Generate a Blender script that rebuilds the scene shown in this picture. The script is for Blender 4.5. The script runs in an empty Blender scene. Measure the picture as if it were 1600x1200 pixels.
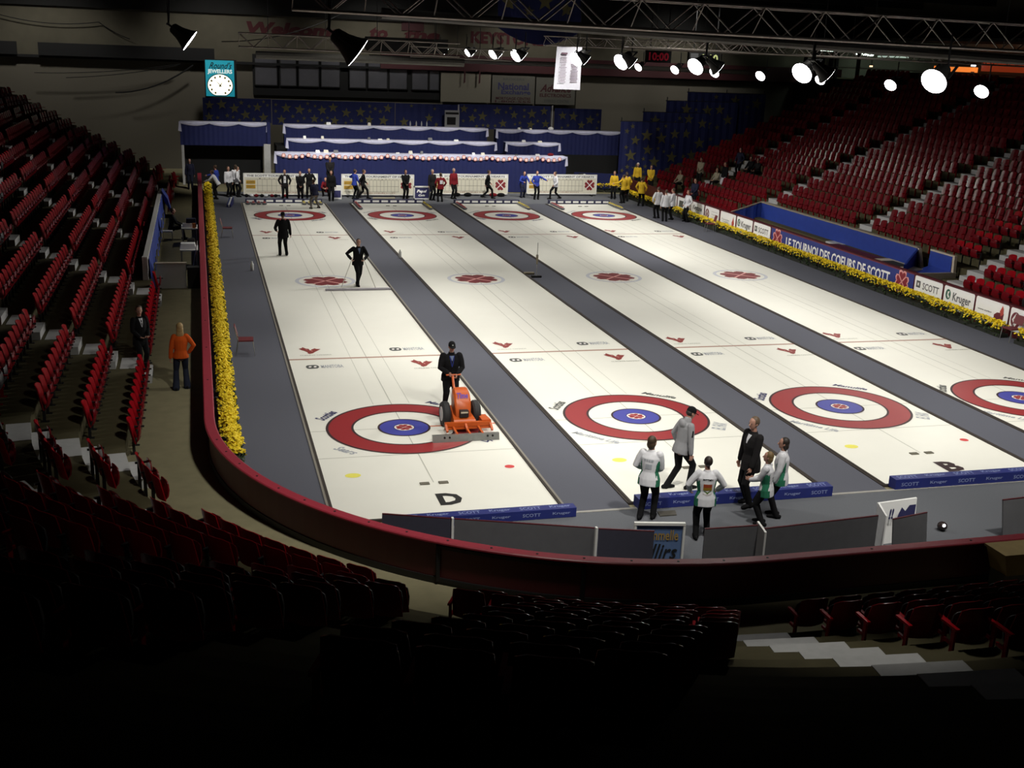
import bpy, bmesh, math, random
import numpy as np
from mathutils import Vector, Matrix, Euler
from mathutils.bvhtree import BVHTree
random.seed(7)
PI = math.pi
scene = bpy.context.scene
COL = scene.collection
sin, cos = math.sin, math.cos
ORD = ('first second third fourth fifth sixth seventh eighth ninth tenth eleventh twelfth thirteenth fourteenth fifteenth '
       'sixteenth seventeenth eighteenth nineteenth twentieth').split() + ['21st', '22nd', '23rd', '24th', '25th', '26th', '27th', '28th']

# ------------------------------------------------------------------ materials
MATS = {}
def mat(name, col, rough=.6, metal=0., noise=.12, scale=12., emit=0., spec=.5, coat=0.):
    if name in MATS: return MATS[name]
    m = bpy.data.materials.new(name); m.use_nodes = True
    nt = m.node_tree; b = nt.nodes['Principled BSDF']
    b.inputs['Roughness'].default_value = rough
    b.inputs['Metallic'].default_value = metal
    b.inputs['Specular IOR Level'].default_value = spec
    if coat: b.inputs['Coat Weight'].default_value = coat
    c = (*col, 1)
    if noise:
        tc = nt.nodes.new('ShaderNodeTexCoord'); nz = nt.nodes.new('ShaderNodeTexNoise')
        nz.inputs['Scale'].default_value = scale; nz.inputs['Detail'].default_value = 3
        mx = nt.nodes.new('ShaderNodeMix'); mx.data_type = 'RGBA'
        mx.inputs['A'].default_value = (*[v * (1 - noise) for v in col], 1)
        mx.inputs['B'].default_value = (*[min(1, v * (1 + noise)) for v in col], 1)
        nt.links.new(tc.outputs['Object'], nz.inputs['Vector'])
        nt.links.new(nz.outputs['Fac'], mx.inputs['Factor'])
        nt.links.new(mx.outputs['Result'], b.inputs['Base Color'])
    else:
        b.inputs['Base Color'].default_value = c
    if emit:
        b.inputs['Emission Color'].default_value = c
        b.inputs['Emission Strength'].default_value = emit
    MATS[name] = m
    return m
def stripes_mat(name, c1, c2, scale, rough=.6, axis='X'):
    if name in MATS: return MATS[name]
    m = bpy.data.materials.new(name); m.use_nodes = True
    nt = m.node_tree; b = nt.nodes['Principled BSDF']; b.inputs['Roughness'].default_value = rough
    tc = nt.nodes.new('ShaderNodeTexCoord'); w = nt.nodes.new('ShaderNodeTexWave')
    w.bands_direction = axis; w.inputs['Scale'].default_value = scale; w.inputs['Distortion'].default_value = .1
    mx = nt.nodes.new('ShaderNodeMix'); mx.data_type = 'RGBA'
    mx.inputs['A'].default_value = (*c1, 1); mx.inputs['B'].default_value = (*c2, 1)
    nt.links.new(tc.outputs['Object'], w.inputs['Vector']); nt.links.new(w.outputs['Fac'], mx.inputs['Factor'])
    nt.links.new(mx.outputs['Result'], b.inputs['Base Color'])
    MATS[name] = m
    return m

ICE = mat('ice', (.80, .79, .725), .42, noise=.025, scale=1.3, spec=.25)
CARPET = mat('carpet', (.105, .108, .132), .95, noise=.16, scale=60, spec=.05)
CARPET2 = mat('carpet_near', (.115, .12, .135), .9, noise=.14, scale=50, spec=.1)
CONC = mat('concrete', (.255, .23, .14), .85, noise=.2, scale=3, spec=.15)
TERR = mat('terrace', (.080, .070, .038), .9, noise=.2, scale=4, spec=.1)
STEPW = mat('step_paint', (.42, .42, .42), .7, noise=.12, scale=8)
BOARD = mat('board_red', (.075, .005, .010), .5, noise=.15, scale=3)
RAIL = mat('rail_red', (.33, .03, .05), .4, noise=.12, scale=6)
REDLINE = mat('ring_red', (.29, .018, .022), .5, noise=.06, scale=8)
BLUEICE = mat('ring_blue', (.05, .055, .34), .5, noise=.06, scale=8)
DARKL = mat('ring_outline', (.03, .012, .014), .6, noise=.1)
WHITEI = mat('button_white', (.82, .78, .76), .5, noise=.03)
PINK = mat('pink_line', (.75, .35, .33), .5, noise=.05)
HOG = mat('hog_red', (.38, .22, .17), .6, noise=.08, scale=10)
GREYL = mat('line_grey', (.45, .45, .40), .6, noise=.05)
LILAC = mat('ring_lilac', (.55, .56, .62), .6, noise=.06)
LOGORED = mat('logo_red', (.23, .028, .022), .6, noise=.1)
LOGOGREY = mat('logo_grey', (.36, .38, .42), .6, noise=.08)
LOGODARK = mat('logo_dark', (.07, .075, .07), .6, noise=.1)
NAVY = mat('navy_mark', (.03, .03, .11), .6, noise=.1)
YEL = mat('mark_yellow', (.80, .74, .12), .6, noise=.1)
BLACK = mat('black_rubber', (.008, .008, .008), .6, noise=.1)
FOAMB = mat('divider_foam', (.03, .022, .018), .8, noise=.15)
FOAMG = mat('divider_grey', (.22, .20, .17), .8, noise=.1)
BUMP = mat('bumper_blue', (.012, .02, .15), .5, noise=.12, scale=5)
BUMPT = mat('bumper_text', (.20, .24, .45), .6, noise=.1)
WHITE = mat('white_paint', (.72, .72, .70), .5, noise=.04)
SIGNW = mat('sign_white', (.86, .86, .86), .5, noise=.03)
GREYP = mat('panel_grey', (.12, .12, .13), .6, noise=.12, scale=5)
BLUEDRAPE = mat('drape_blue', (.005, .010, .082), .8, noise=.18, scale=3)
BLUETARP = mat('tarp_blue', (.022, .05, .30), .45, noise=.2, scale=3)
BUNT = mat('bunting_white', (.60, .60, .78), .8, noise=.12, scale=6)
STARG = mat('star_gold', (.095, .085, .032), .8, noise=.15)
STARP = mat('star_pink', (.90, .62, .55), .5, noise=.04, emit=.25)  # faint glow added; these stars are no lamps
STARR = mat('star_halo', (.42, .12, .13), .8, noise=.1)
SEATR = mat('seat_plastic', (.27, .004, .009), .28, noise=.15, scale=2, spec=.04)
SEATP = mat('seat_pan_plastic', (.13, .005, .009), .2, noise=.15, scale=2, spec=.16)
SEATM = mat('seat_steel', (.02, .02, .022), .45, metal=.4, noise=.15)
STEEL = mat('truss_steel', (.26, .23, .21), .45, metal=.7, noise=.2, scale=5)
LAMPB = mat('lamp_black', (.012, .012, .012), .5, noise=.15)
LENS = mat('lamp_lens', (1, .98, 1), .3, noise=0, emit=14)
ORANGE = mat('orange_paint', (.52, .092, .012), .4, noise=.08, scale=6)
RUBBER = mat('tyre', (.018, .018, .02), .75, noise=.2, scale=20)
METAL = mat('bare_metal', (.42, .42, .40), .35, metal=.8, noise=.2, scale=8)
FOL = mat('foliage', (.022, .045, .008), .8, noise=.4, scale=14)
BLOS = mat('blossom', (.85, .62, .012), .7, noise=.22, scale=30)
BROWNBOX = mat('brown_trough', (.012, .014, .008), .8, noise=.2)
WALLC = stripes_mat('corrugated_wall', (.14, .125, .10), (.10, .09, .07), 9, .7)  # ridges of the flat wall painted as lighter and darker stripes
WALLU = mat('upper_wall', (.10, .09, .065), .9, noise=.2, scale=1.2)
CEILM = mat('ceiling_black', (.008, .008, .008), .9, noise=.3, scale=1)
DARKRED = mat('beam_dark_red', (.05, .008, .012), .7, noise=.2)
GLASS = mat('box_glass', (.085, .085, .10), .25, noise=.3, scale=.6)
BLK = mat('void_black', (.006, .006, .007), .9, noise=.2)
TEAL = mat('clock_teal', (.015, .30, .40), .5, noise=.06, emit=.45)
CLOCKF = mat('clock_face', (1, .95, .72), .5, noise=0, emit=1.6)
CLOCKN = mat('clock_numeral', (.30, .24, .12), .6, noise=.1)
SIGNLIT = mat('sign_lit_white', (.85, .95, .90), .5, noise=0, emit=.5)
GREEND = mat('digit_green', (.55, .60, .25), .5, noise=0, emit=.45)
REDD = mat('digit_red', (.35, .012, .03), .5, noise=0, emit=.12)
FLUO = mat('fluorescent', (.80, 1, .84), .5, noise=0, emit=7)
NEONO = mat('neon_orange', (1, .25, .04), .5, noise=0, emit=.9)
NEONR = mat('neon_dark_red', (.7, .08, .02), .5, noise=0, emit=.22)
WARM = mat('warm_lamp', (1, .55, .30), .5, noise=0, emit=2.5)
GLOWW = mat('lamp_glint_white', (.9, .9, 1), .5, noise=0, emit=3)  # white glow for a concourse lamp and the ball's painted highlight
PLY = mat('plywood', (.33, .24, .10), .7, noise=.2, scale=6)
GRANITE = mat('granite', (.13, .13, .14), .35, noise=.4, scale=60)
STONER = mat('stone_red', (.50, .05, .05), .35, noise=.06)
STONEY = mat('stone_yellow', (.85, .70, .10), .35, noise=.06)
SKIN = mat('skin', (.42, .22, .16), .6, noise=.08, scale=20)
TANB = mat('scoreboard_cream', (.66, .63, .53), .6, noise=.06, scale=4)

# ------------------------------------------------------------------ mesh helper
class MB:
    def __init__(s): s.v = []; s.f = []; s.m = []; s.cur = 0
    def mi(s, i): s.cur = i; return s
    def face(s, idx): s.f.append(idx); s.m.append(s.cur)
    def poly(s, pts):
        b = len(s.v); s.v += [tuple(p) for p in pts]; s.face(list(range(b, b + len(pts)))); return s
    def box(s, x0, x1, y0, y1, z0, z1):
        b = len(s.v)
        s.v += [(x, y, z) for z in (z0, z1) for x, y in ((x0, y0), (x1, y0), (x1, y1), (x0, y1))]
        for q in ((3, 2, 1, 0), (4, 5, 6, 7), (0, 1, 5, 4), (1, 2, 6, 5), (2, 3, 7, 6), (3, 0, 4, 7)): s.face([b + i for i in q])
        return s
    def hexa(s, bot, top):
        b = len(s.v); s.v += [tuple(p) for p in bot] + [tuple(p) for p in top]; n = len(bot)
        s.face([b + i for i in reversed(range(n))]); s.face([b + n + i for i in range(n)])
        for i in range(n): j = (i + 1) % n; s.face([b + i, b + j, b + n + j, b + n + i])
        return s
    def bar(s, p, q, w, h=None, up=(0, 0, 1)):
        p, q = Vector(p), Vector(q); h = h or w; t = (q - p).normalized(); u = Vector(up)
        if abs(t.dot(u)) > .95: u = Vector((1, 0, 0))
        a = t.cross(u).normalized(); c = a.cross(t).normalized()
        o = [a * w / 2 * i + c * h / 2 * j for i, j in ((-1, -1), (1, -1), (1, 1), (-1, 1))]
        return s.hexa([p + k for k in o], [q + k for k in o])
    def rings(s, rings, cap0=True, cap1=True):
        b = len(s.v); n = len(rings[0])
        for r in rings: s.v += [tuple(p) for p in r]
        for i in range(len(rings) - 1):
            for j in range(n):
                k = (j + 1) % n
                s.face([b + i * n + j, b + i * n + k, b + (i + 1) * n + k, b + (i + 1) * n + j])
        if cap0: s.face([b + j for j in reversed(range(n))])
        if cap1: s.face([b + (len(rings) - 1) * n + j for j in range(n)])
        return s
    def loft(s, pts, rad, n=10, hint=(1, 0, 0), capr=True):
        pts = [Vector(p) for p in pts]; R = []
        rad = [(r, r) if not isinstance(r, tuple) else r for r in rad]
        P = list(pts); Q = list(rad)
        if capr:
            t0 = (pts[0] - pts[1]).normalized(); t1 = (pts[-1] - pts[-2]).normalized()
            m0 = min(rad[0]); m1 = min(rad[-1])
            P = [pts[0] + t0 * m0 * .95, pts[0] + t0 * m0 * .6] + P + [pts[-1] + t1 * m1 * .6, pts[-1] + t1 * m1 * .95]
            Q = [(rad[0][0] * .3, rad[0][1] * .3), (rad[0][0] * .8, rad[0][1] * .8)] + Q + [(rad[-1][0] * .8, rad[-1][1] * .8), (rad[-1][0] * .3, rad[-1][1] * .3)]
        for i, p in enumerate(P):
            t = (P[min(i + 1, len(P) - 1)] - P[max(i - 1, 0)]).normalized()
            h = Vector(hint)
            if abs(h.dot(t)) > .9: h = Vector((0, 1, 0)) if abs(t.y) < .8 else Vector((0, 0, 1))
            x = (h - t * h.dot(t)).normalized(); y = t.cross(x)
            R.append([p + x * Q[i][0] * cos(2 * PI * k / n) + y * Q[i][1] * sin(2 * PI * k / n) for k in range(n)])
        return s.rings(R)
    def cyl(s, p, q, r, r2=None, n=10):
        return s.loft([p, q], [r, r if r2 is None else r2], n, capr=False)
    def ell(s, c, r, n=10, m=7, rot=None):
        R = []
        for i in range(m):
            a = -PI / 2 + PI * (i + .35) / (m - .3)
            ring = [Vector((r[0] * cos(a) * cos(2 * PI * k / n), r[1] * cos(a) * sin(2 * PI * k / n), r[2] * sin(a))) for k in range(n)]
            R.append([Vector(c) + (rot @ p if rot else p) for p in ring])
        return s.rings(R)
    def lathe(s, prof, c=(0, 0, 0), n=16, M=None, cap=True):
        R = []
        for r, z in prof:
            ring = [Vector((r * cos(2 * PI * k / n), r * sin(2 * PI * k / n), z)) for k in range(n)]
            R.append([(M @ p if M else p) + Vector(c) for p in ring])
        return s.rings(R, cap, cap)
    def prism(s, pts, O, ux, uy, d):
        """2-D outline pts in the frame (O, ux, uy), thickened by d along ux x uy"""
        O, ux, uy = Vector(O), Vector(ux), Vector(uy); nrm = ux.cross(uy).normalized() * d
        a = [O + ux * x + uy * y for x, y in pts]
        return s.hexa(a, [p + nrm for p in a])
    def add(s, o, M=None):
        b = len(s.v); s.v += [tuple(M @ Vector(p)) for p in o.v] if M else o.v
        for f, m in zip(o.f, o.m): s.f.append([b + i for i in f]); s.m.append(m)
        return s
    def mesh(s, name, mats, off=None, smooth=None):
        me = bpy.data.meshes.new(name)
        v = s.v if off is None else [(a - off[0], b - off[1], c - off[2]) for a, b, c in s.v]
        me.from_pydata(v, [], s.f)
        for m in (mats if isinstance(mats, (list, tuple)) else [mats]): me.materials.append(m)
        if isinstance(mats, (list, tuple)): me.polygons.foreach_set('material_index', s.m)
        if smooth:
            me.polygons.foreach_set('use_smooth', [True] * len(me.polygons)); me.set_sharp_from_angle(angle=smooth)
        me.update()
        return me

def link(o, parent=None):
    COL.objects.link(o)
    if parent is not None: o.parent = parent
    return o
def tag(o, label=None, cat=None, group=None, kind=None):
    if label and len(label.split()) > 16: print('LONG', label)
    if label: o['label'] = label
    if cat: o['category'] = cat
    if group: o['group'] = group
    if kind: o['kind'] = kind
    return o
def thing(name, label, cat, loc=(0, 0, 0), rz=0, group=None):
    o = bpy.data.objects.new(name, None); link(o); o.location = loc; o.rotation_euler = (0, 0, rz); o.empty_display_size = .2
    return tag(o, label, cat, group)
def base(o):
    while o.parent is not None: o = o.parent
    return o.location
def part(name, mb, mats, parent, world=True, smooth=None, label=None):
    """mb drawn in world coordinates (world=True) or in the parent's own frame"""
    me = mb.mesh(name, mats, base(parent) if world else None, smooth) if isinstance(mb, MB) else mb
    o = link(bpy.data.objects.new(name, me), parent)
    if label: o['label'] = label
    return o
def solo(name, mb, mats, label, cat, group=None, kind=None, loc=None, smooth=None, world=False):
    """one-mesh thing, drawn about its own origin (or in world coordinates with world=True)"""
    loc = loc or (0, 0, 0)
    o = link(bpy.data.objects.new(name, mb.mesh(name, mats, loc if world else None, smooth))); o.location = loc
    return tag(o, label, cat, group, kind)
def struct(name, mb, mats, smooth=None):
    o = link(bpy.data.objects.new(name, mb.mesh(name, mats, None, smooth))); o['kind'] = 'structure'; return o
def copy_tree(o, parent=None):
    c = o.copy(); link(c)
    if parent is not None: c.parent = parent
    for ch in list(o.children): copy_tree(ch, c)
    return c

# lettering: (verts, faces) of a string, unit height of capitals, cached
FT = {}
def glyphs(txt, bold=0., shear=0.):
    k = (txt, bold, shear)
    if k not in FT:
        cu = bpy.data.curves.new('lettering', 'FONT'); cu.body = txt; cu.align_x = 'CENTER'; cu.align_y = 'CENTER'
        cu.offset = bold; cu.shear = shear; cu.resolution_u = 2
        ob = bpy.data.objects.new('lettering', cu); COL.objects.link(ob)
        me = bpy.data.meshes.new_from_object(ob.evaluated_get(bpy.context.evaluated_depsgraph_get()))
        vs = [tuple(v.co) for v in me.vertices]; fs = [list(p.vertices) for p in me.polygons]
        bpy.data.objects.remove(ob); bpy.data.curves.remove(cu); bpy.data.meshes.remove(me)
        xs = [v[0] for v in vs]; ys = [v[1] for v in vs]; cx = (min(xs) + max(xs)) / 2; cy = (min(ys) + max(ys)) / 2
        w = max(xs) - min(xs); h = max(ys) - min(ys)
        FT[k] = ([((v[0] - cx) / w, (v[1] - cy) / h) for v in vs], fs)
    return FT[k]
def put_text(mb, txt, O, ux, uy, w, h, lift=.004, bold=0., shear=0.):
    vs, fs = glyphs(txt, bold, shear); O, ux, uy = Vector(O), Vector(ux).normalized(), Vector(uy).normalized(); n = ux.cross(uy) * lift
    b = len(mb.v); mb.v += [tuple(O + ux * x * w + uy * y * h + n) for x, y in vs]
    for f in fs: mb.face([b + i for i in f])
def put_poly(mb, pts, O, ux, uy, lift=.004):
    O, ux, uy = Vector(O), Vector(ux).normalized(), Vector(uy).normalized(); n = ux.cross(uy) * lift
    mb.poly([O + ux * x + uy * y + n for x, y in pts])
def heart(s=1., n=14):
    P = []
    for i in range(n):
        t = 2 * PI * i / n
        P.append((16 * sin(t) ** 3, 13 * cos(t) - 5 * cos(2 * t) - 2 * cos(3 * t) - cos(4 * t)))
    return [(x / 29 * s, (y + 17) / 29 * s) for x, y in P]      # the point sits at the origin, lobes upwards
def rot2(P, a): return [(x * cos(a) - y * sin(a), x * sin(a) + y * cos(a)) for x, y in P]
def clover(mb, O, ux, uy, R, lift, ir, ix=None, xw=.06):
    for k in range(4): mb.mi(ir); put_poly(mb, rot2([(x * 1.06, y + .02 * R) for x, y in heart(R * .96)], k * PI / 2), O, ux, uy, lift)
    if ix is not None:
        for a in (PI / 4, -PI / 4):
            mb.mi(ix); put_poly(mb, rot2([(-R * .86, -xw * R), (R * .86, -xw * R), (R * .86, xw * R), (-R * .86, xw * R)], a), O, ux, uy, lift + .002)
def star(r, r2=.42, a0=PI / 2): return [((r if i % 2 == 0 else r * r2) * cos(a0 + PI * i / 5), (r if i % 2 == 0 else r * r2) * sin(a0 + PI * i / 5)) for i in range(10)]
def annulus(mb, c, r0, r1, z, n=72):
    b = len(mb.v)
    for r in (r0, r1): mb.v += [(c[0] + r * cos(2 * PI * k / n), c[1] + r * sin(2 * PI * k / n), z) for k in range(n)]
    for k in range(n): j = (k + 1) % n; mb.face([b + k, b + n + k, b + n + j, b + j])
def disc(mb, c, r, z, n=48): mb.poly([(c[0] + r * cos(2 * PI * k / n), c[1] + r * sin(2 * PI * k / n), z) for k in range(n)])

# ------------------------------------------------------------------ camera
cam = bpy.data.cameras.new('camera'); cam.sensor_width = 36; cam.lens = 36 * 1776.4847 / 1600; cam.clip_end = 300; cam.clip_start = .05
co = bpy.data.objects.new('camera', cam); COL.objects.link(co); scene.camera = co
yaw, pitch, roll = .2731, -.2865, .0400
CP = Vector((-4.4932, -25.4203, 8.7580)); FX = 1776.4847
f_ = Vector((sin(yaw) * cos(pitch), cos(yaw) * cos(pitch), sin(pitch))); r_ = Vector((cos(yaw), -sin(yaw), 0)); u_ = r_.cross(f_)
r2 = r_ * cos(roll) + u_ * sin(roll); u2 = u_ * cos(roll) - r_ * sin(roll)
co.matrix_world = Matrix(((r2.x, u2.x, -f_.x, CP.x), (r2.y, u2.y, -f_.y, CP.y), (r2.z, u2.z, -f_.z, CP.z), (0, 0, 0, 1)))
def pix(p):
    d = Vector(p) - CP; w = d.dot(f_)
    return (800 + FX * d.dot(r2) / w, 600 - FX * d.dot(u2) / w, w) if w > .1 else (-9999, -9999, w)

# ------------------------------------------------------------------ people
SLOT = mat('cloth_default', (.02, .02, .022), .85)
HAIRM = mat('hair_brown', (.045, .025, .012), .6, noise=.3, scale=40)
EYEM = mat('eye_dark', (.02, .015, .012), .3, noise=0)
LIPM = mat('lip', (.30, .08, .07), .6, noise=0)
def ik(a, c, l1, l2, pole):
    a, c = Vector(a), Vector(c); d = c - a; L = min(d.length, (l1 + l2) * .999); d = d.normalized()
    x = (l1 * l1 - l2 * l2 + L * L) / (2 * L); h = math.sqrt(max(0, l1 * l1 - x * x))
    p = Vector(pole); p = (p - d * p.dot(d)).normalized()
    return a + d * x + p * h, a + d * L
def solid(mb, voxel=.012, smooth=2, fac=.5):
    """one continuous skin grown over the overlapping volumes"""
    me = mb.mesh('body', SLOT); ob = bpy.data.objects.new('body', me); COL.objects.link(ob)
    r = ob.modifiers.new('r', 'REMESH'); r.mode = 'VOXEL'; r.voxel_size = voxel; r.use_smooth_shade = True
    if smooth:
        s = ob.modifiers.new('s', 'SMOOTH'); s.iterations = smooth; s.factor = fac
    out = bpy.data.meshes.new_from_object(ob.evaluated_get(bpy.context.evaluated_depsgraph_get()))
    bpy.data.objects.remove(ob); bpy.data.meshes.remove(me)
    return out
HEADR = [(0, .032, .036, .045), (.03, .05, .057, .032), (.06, .061, .076, .02), (.10, .069, .089, .01), (.14, .075, .097, 0), (.18, .07, .09, -.006), (.208, .05, .064, -.008), (.222, .022, .03, -.008)]
def figure(hipz=.90, hips=(0, 0), lean=0., side=0., feet=((-.10, 0, 0), (.10, 0, 0)), footz=(0, 0), hands=((-.26, .06, .80), (.26, .06, .80)), head=(0, 0), fem=False,
           hair='short', cap=False, elbow=((-.6, -1, 0), (.6, -1, 0)), knee=((0, 1, 0), (0, 1, 0)), curl=.6, flare=.0, hem=0., bulk=1., fine=.011, collar=False, hood=False, toe=0., handdir=None, nofaces=False):
    """all meshes of one person about the ground point, facing +Y, 1.70 m tall; returns {part: mesh} plus the torso frame"""
    P = Vector((hips[0], hips[1], hipz)); S = Vector((sin(side), sin(lean) * cos(side), cos(lean) * cos(side)))
    sw = (.165 if fem else .185) * bulk; X = Vector((1, 0, 0)); F = S.cross(X).normalized()     # F: chest forward
    at = lambda h, fw=0.: P + S * h + F * fw
    neck = at(.535); hb = neck + S * .055 + F * .015 + Vector((0, 0, .01))
    HM = Matrix.Translation(hb) @ Euler((head[1], 0, head[0])).to_matrix().to_4x4()
    hp = [P + X * s * .09 + Vector((0, 0, -.01)) for s in (-1, 1)]
    an = [Vector((feet[i][0], feet[i][1], .085 + footz[i])) for i in (0, 1)]
    kn = []
    for i in (0, 1):
        k, an[i] = ik(hp[i], an[i], .44, .43, knee[i]); kn.append(k)
    sh = [at(.475) + X * s * sw for s in (-1, 1)]
    el, wr = [], []
    for i in (0, 1):
        e, w = ik(sh[i], hands[i], .295, .26, elbow[i]); el.append(e); wr.append(w)
    B = MB()
    B.loft([at(-.09), at(.0), at(.12), at(.28, .01), at(.40, .005), at(.475), at(.53)], [(.10, .08), (.155, .105), (.125, .09), (.145, .105), (.155, .10), (.13, .075), (.055, .055)], 14)
    B.loft([at(.50), neck, hb + S * .05], [.058, .054, .05], 10)
    hr = [[HM @ Vector((rx * cos(2 * PI * k / 14), y + ry * sin(2 * PI * k / 14), z)) for k in range(14)] for z, rx, ry, y in HEADR]
    B.rings(hr)
    B.loft([HM @ Vector((0, .085, .125)), HM @ Vector((0, .118, .082)), HM @ Vector((0, .095, .075))], [.010, .016, .010], 8)
    for s in (-1, 1): B.ell(HM @ Vector((s * .075, -.005, .095)), (.011, .02, .03), 8, 5)
    for i in (0, 1):
        B.loft([hp[i], hp[i].lerp(kn[i], .5), kn[i], kn[i].lerp(an[i], .35), an[i]], [.082, .07, .05, .048, .034], 10)
        t = (feet[i][0] * toe); fd = Vector((t, 1, 0)).normalized()
        B.loft([an[i] - fd * .04 - Vector((0, 0, .04)), an[i] + fd * .13 - Vector((0, 0, .055))], [.032, .03], 8)
        B.loft([sh[i], sh[i].lerp(el[i], .5), el[i], el[i].lerp(wr[i], .3), wr[i]], [.05, .045, .037, .038, .026], 10)
        # hand: palm, four unequal fingers with two bends each, thumb from the side of the palm
        d = (wr[i] - el[i]).normalized() if handdir is None or handdir[i] is None else Vector(handdir[i]).normalized()
        sg = -1 if i == 0 else 1
        fwd = Vector((0, 1, 0)) if abs(d.y) < .8 else Vector((0, 0, 1))
        th = (fwd - d * fwd.dot(d)).normalized()         # thumb side of the palm
        pn = d.cross(th) * (-1 if i == 0 else 1); pn = pn if pn.dot(X * -sg) > 0 or abs(pn.x) < .2 else -pn   # palm faces the body
        B.loft([wr[i], wr[i] + d * .05, wr[i] + d * .095], [(.016, .027), (.016, .040), (.014, .040)], 10, hint=pn)
        for q, (o, l) in enumerate(((.030, .068), (.010, .078), (-.010, .072), (-.030, .056))):
            a = wr[i] + d * .092 + th * o; c1 = curl * (.8 + .12 * q)
            d1 = d * cos(c1) + pn * sin(c1); d2 = d * cos(2.0 * c1) + pn * sin(2.0 * c1)
            B.loft([a - d * .012, a, a + d1 * l * .5, a + d1 * l * .5 + d2 * l * .5], [.0095, .0095, .009, .0075], 7)
        a = wr[i] + d * .03 + th * .03
        B.loft([a, a + (th * .8 + d * .7).normalized() * .035, a + (th * .8 + d * .7).normalized() * .035 + (d + pn * .5).normalized() * .03], [.012, .011, .009], 7)
    M = {'body': solid(B, .0085 if fine < .013 else .011, 2, .4)}
    # clothes
    J = MB(); k = bulk; hz = -.10 - hem
    J.loft([at(hz), at(-.02), at(.12), at(.28, .01), at(.40), at(.475), at(.515)], [(.202 * k, .15 * k), (.196 * k, .145 * k), ((.15 if fem else .165) * k, .118 * k), (.178 * k, .135 * k), (.186 * k, .124 * k), (.166 * k, .096), (.092, .074)], 16, capr=False); J.loft([at(.49), neck + S * .02], [.078, .068], 12, capr=False)
    for i in (0, 1):
        w0 = wr[i].lerp(el[i], .06)
        J.loft([sh[i] - X * (-1 if i == 0 else 1) * .02, sh[i].lerp(el[i], .45), el[i], el[i].lerp(w0, .5), w0], [.073 * k, .065 * k, .058 * k, .054 * k, .046 * k], 10)
    if collar: J.loft([at(.50, .0), neck + S * .035], [.082, .075], 12, capr=False)
    if hood: J.ell(at(.47, -.10), (.11, .055, .085), 12, 7); J.loft([at(.49), neck + S * .02], [.09, .085], 12)
    M['jacket'] = solid(J, fine, 2)
    T = MB()
    T.loft([at(-.12), at(-.03), at(.06)], [(.15 * k, .12), (.165 * k, .122), (.15 * k, .112)], 14, capr=False)
    for i in (0, 1):
        lo = an[i] - (an[i] - kn[i]).normalized() * .0 + Vector((0, 0, -.035))
        T.loft([hp[i] + Vector((0, 0, .02)), hp[i].lerp(kn[i], .5), kn[i], kn[i].lerp(lo, .5), lo], [.098 * k, .088 * k, .07 * k, .064 + flare * .4, .062 + flare], 12)
    M['trousers'] = solid(T, fine, 2)
    for i in (0, 1):
        fd = Vector((feet[i][0] * toe, 1, 0)).normalized(); a = an[i] - Vector((0, 0, .085)); Q = MB()
        Q.loft([a - fd * .07 + Vector((0, 0, .045)), a + Vector((0, 0, .05)), a + fd * .10 + Vector((0, 0, .042)), a + fd * .17 + Vector((0, 0, .032))], [(.036, .043), (.04, .048), (.046, .04), (.036, .03)], 12)
        M['shoe' + str(i)] = Q.mesh('shoe', SLOT, None, 1.2)
    if hair:
        Hh = MB(); R3 = HM.to_3x3()
        if not cap: Hh.ell(HM @ Vector((0, -.022, .138)), (.088, .098, .105), 14, 9, R3)
        else: Hh.ell(HM @ Vector((0, -.028, .10)), (.082, .082, .07), 12, 7, R3)
        if hair in ('bob', 'long'): Hh.ell(HM @ Vector((0, -.045, .06)), (.092, .07, .10), 12, 8, R3)
        if hair == 'long': Hh.ell(HM @ Vector((0, -.06, -.05)), (.10, .05, .13), 12, 8, R3)
        M['hair'] = solid(Hh, .012, 2)
    if cap:
        Cc = MB(); prof = [(.083, .125), (.085, .15), (.078, .19), (.058, .222), (.03, .238), (.006, .242)]
        Cc.rings([[HM @ Vector((r * cos(2 * PI * q / 16), -.004 + r * 1.22 * sin(2 * PI * q / 16), z)) for q in range(16)] for r, z in prof])
        br = [(.075 * cos(a), .075 + .105 * sin(a)) for a in [PI * q / 10 for q in range(11)]]
        Cc.hexa([HM @ Vector((x, y, .142 - y * .12)) for x, y in br], [HM @ Vector((x, y, .154 - y * .12)) for x, y in br])
        M['cap'] = Cc.mesh('cap', SLOT, None, 1.)
    if not nofaces:
        for nm, pts in (('eye', ((-.031, .0905, .118), (.031, .0905, .118))), ('mouth', ((0, .089, .048),))):
            for q, p in enumerate(pts):
                E_ = MB().ell(HM @ Vector(p), (.012, .006, .007) if nm == 'eye' else (.024, .008, .006), 8, 5, HM.to_3x3())
                M[nm + str(q)] = E_.mesh(nm, EYEM if nm == 'eye' else LIPM, None, 2)
    M['_'] = dict(P=P, S=S, F=F, at=at, neck=neck, wr=wr, el=el, sh=sh, HM=HM, an=an, hp=hp)
    return M
CLOTH = {}
def cl(name, col, rough=.9): return mat('cloth_' + name, col, rough, noise=.15, scale=9, spec=.12)
C_BLK = cl('black', (.008, .008, .009)); C_DRK = cl('charcoal', (.014, .013, .014)); C_WHT = cl('white', (.62, .62, .66)); C_GRY = cl('grey', (.26, .26, .275))
C_YEL = cl('yellow', (.62, .40, .03)); C_BLU = cl('royal_blue', (.03, .05, .30)); C_NAV = cl('navy', (.02, .022, .045)); C_ORG = cl('orange', (.48, .075, .01))
C_BEI = cl('beige', (.33, .29, .21)); C_RED = cl('dark_red', (.16, .012, .018)); C_GRN = cl('green', (.025, .15, .085)); C_KHA = cl('khaki_grey', (.16, .145, .13)); C_JEA = cl('denim', (.02, .024, .042))
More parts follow.
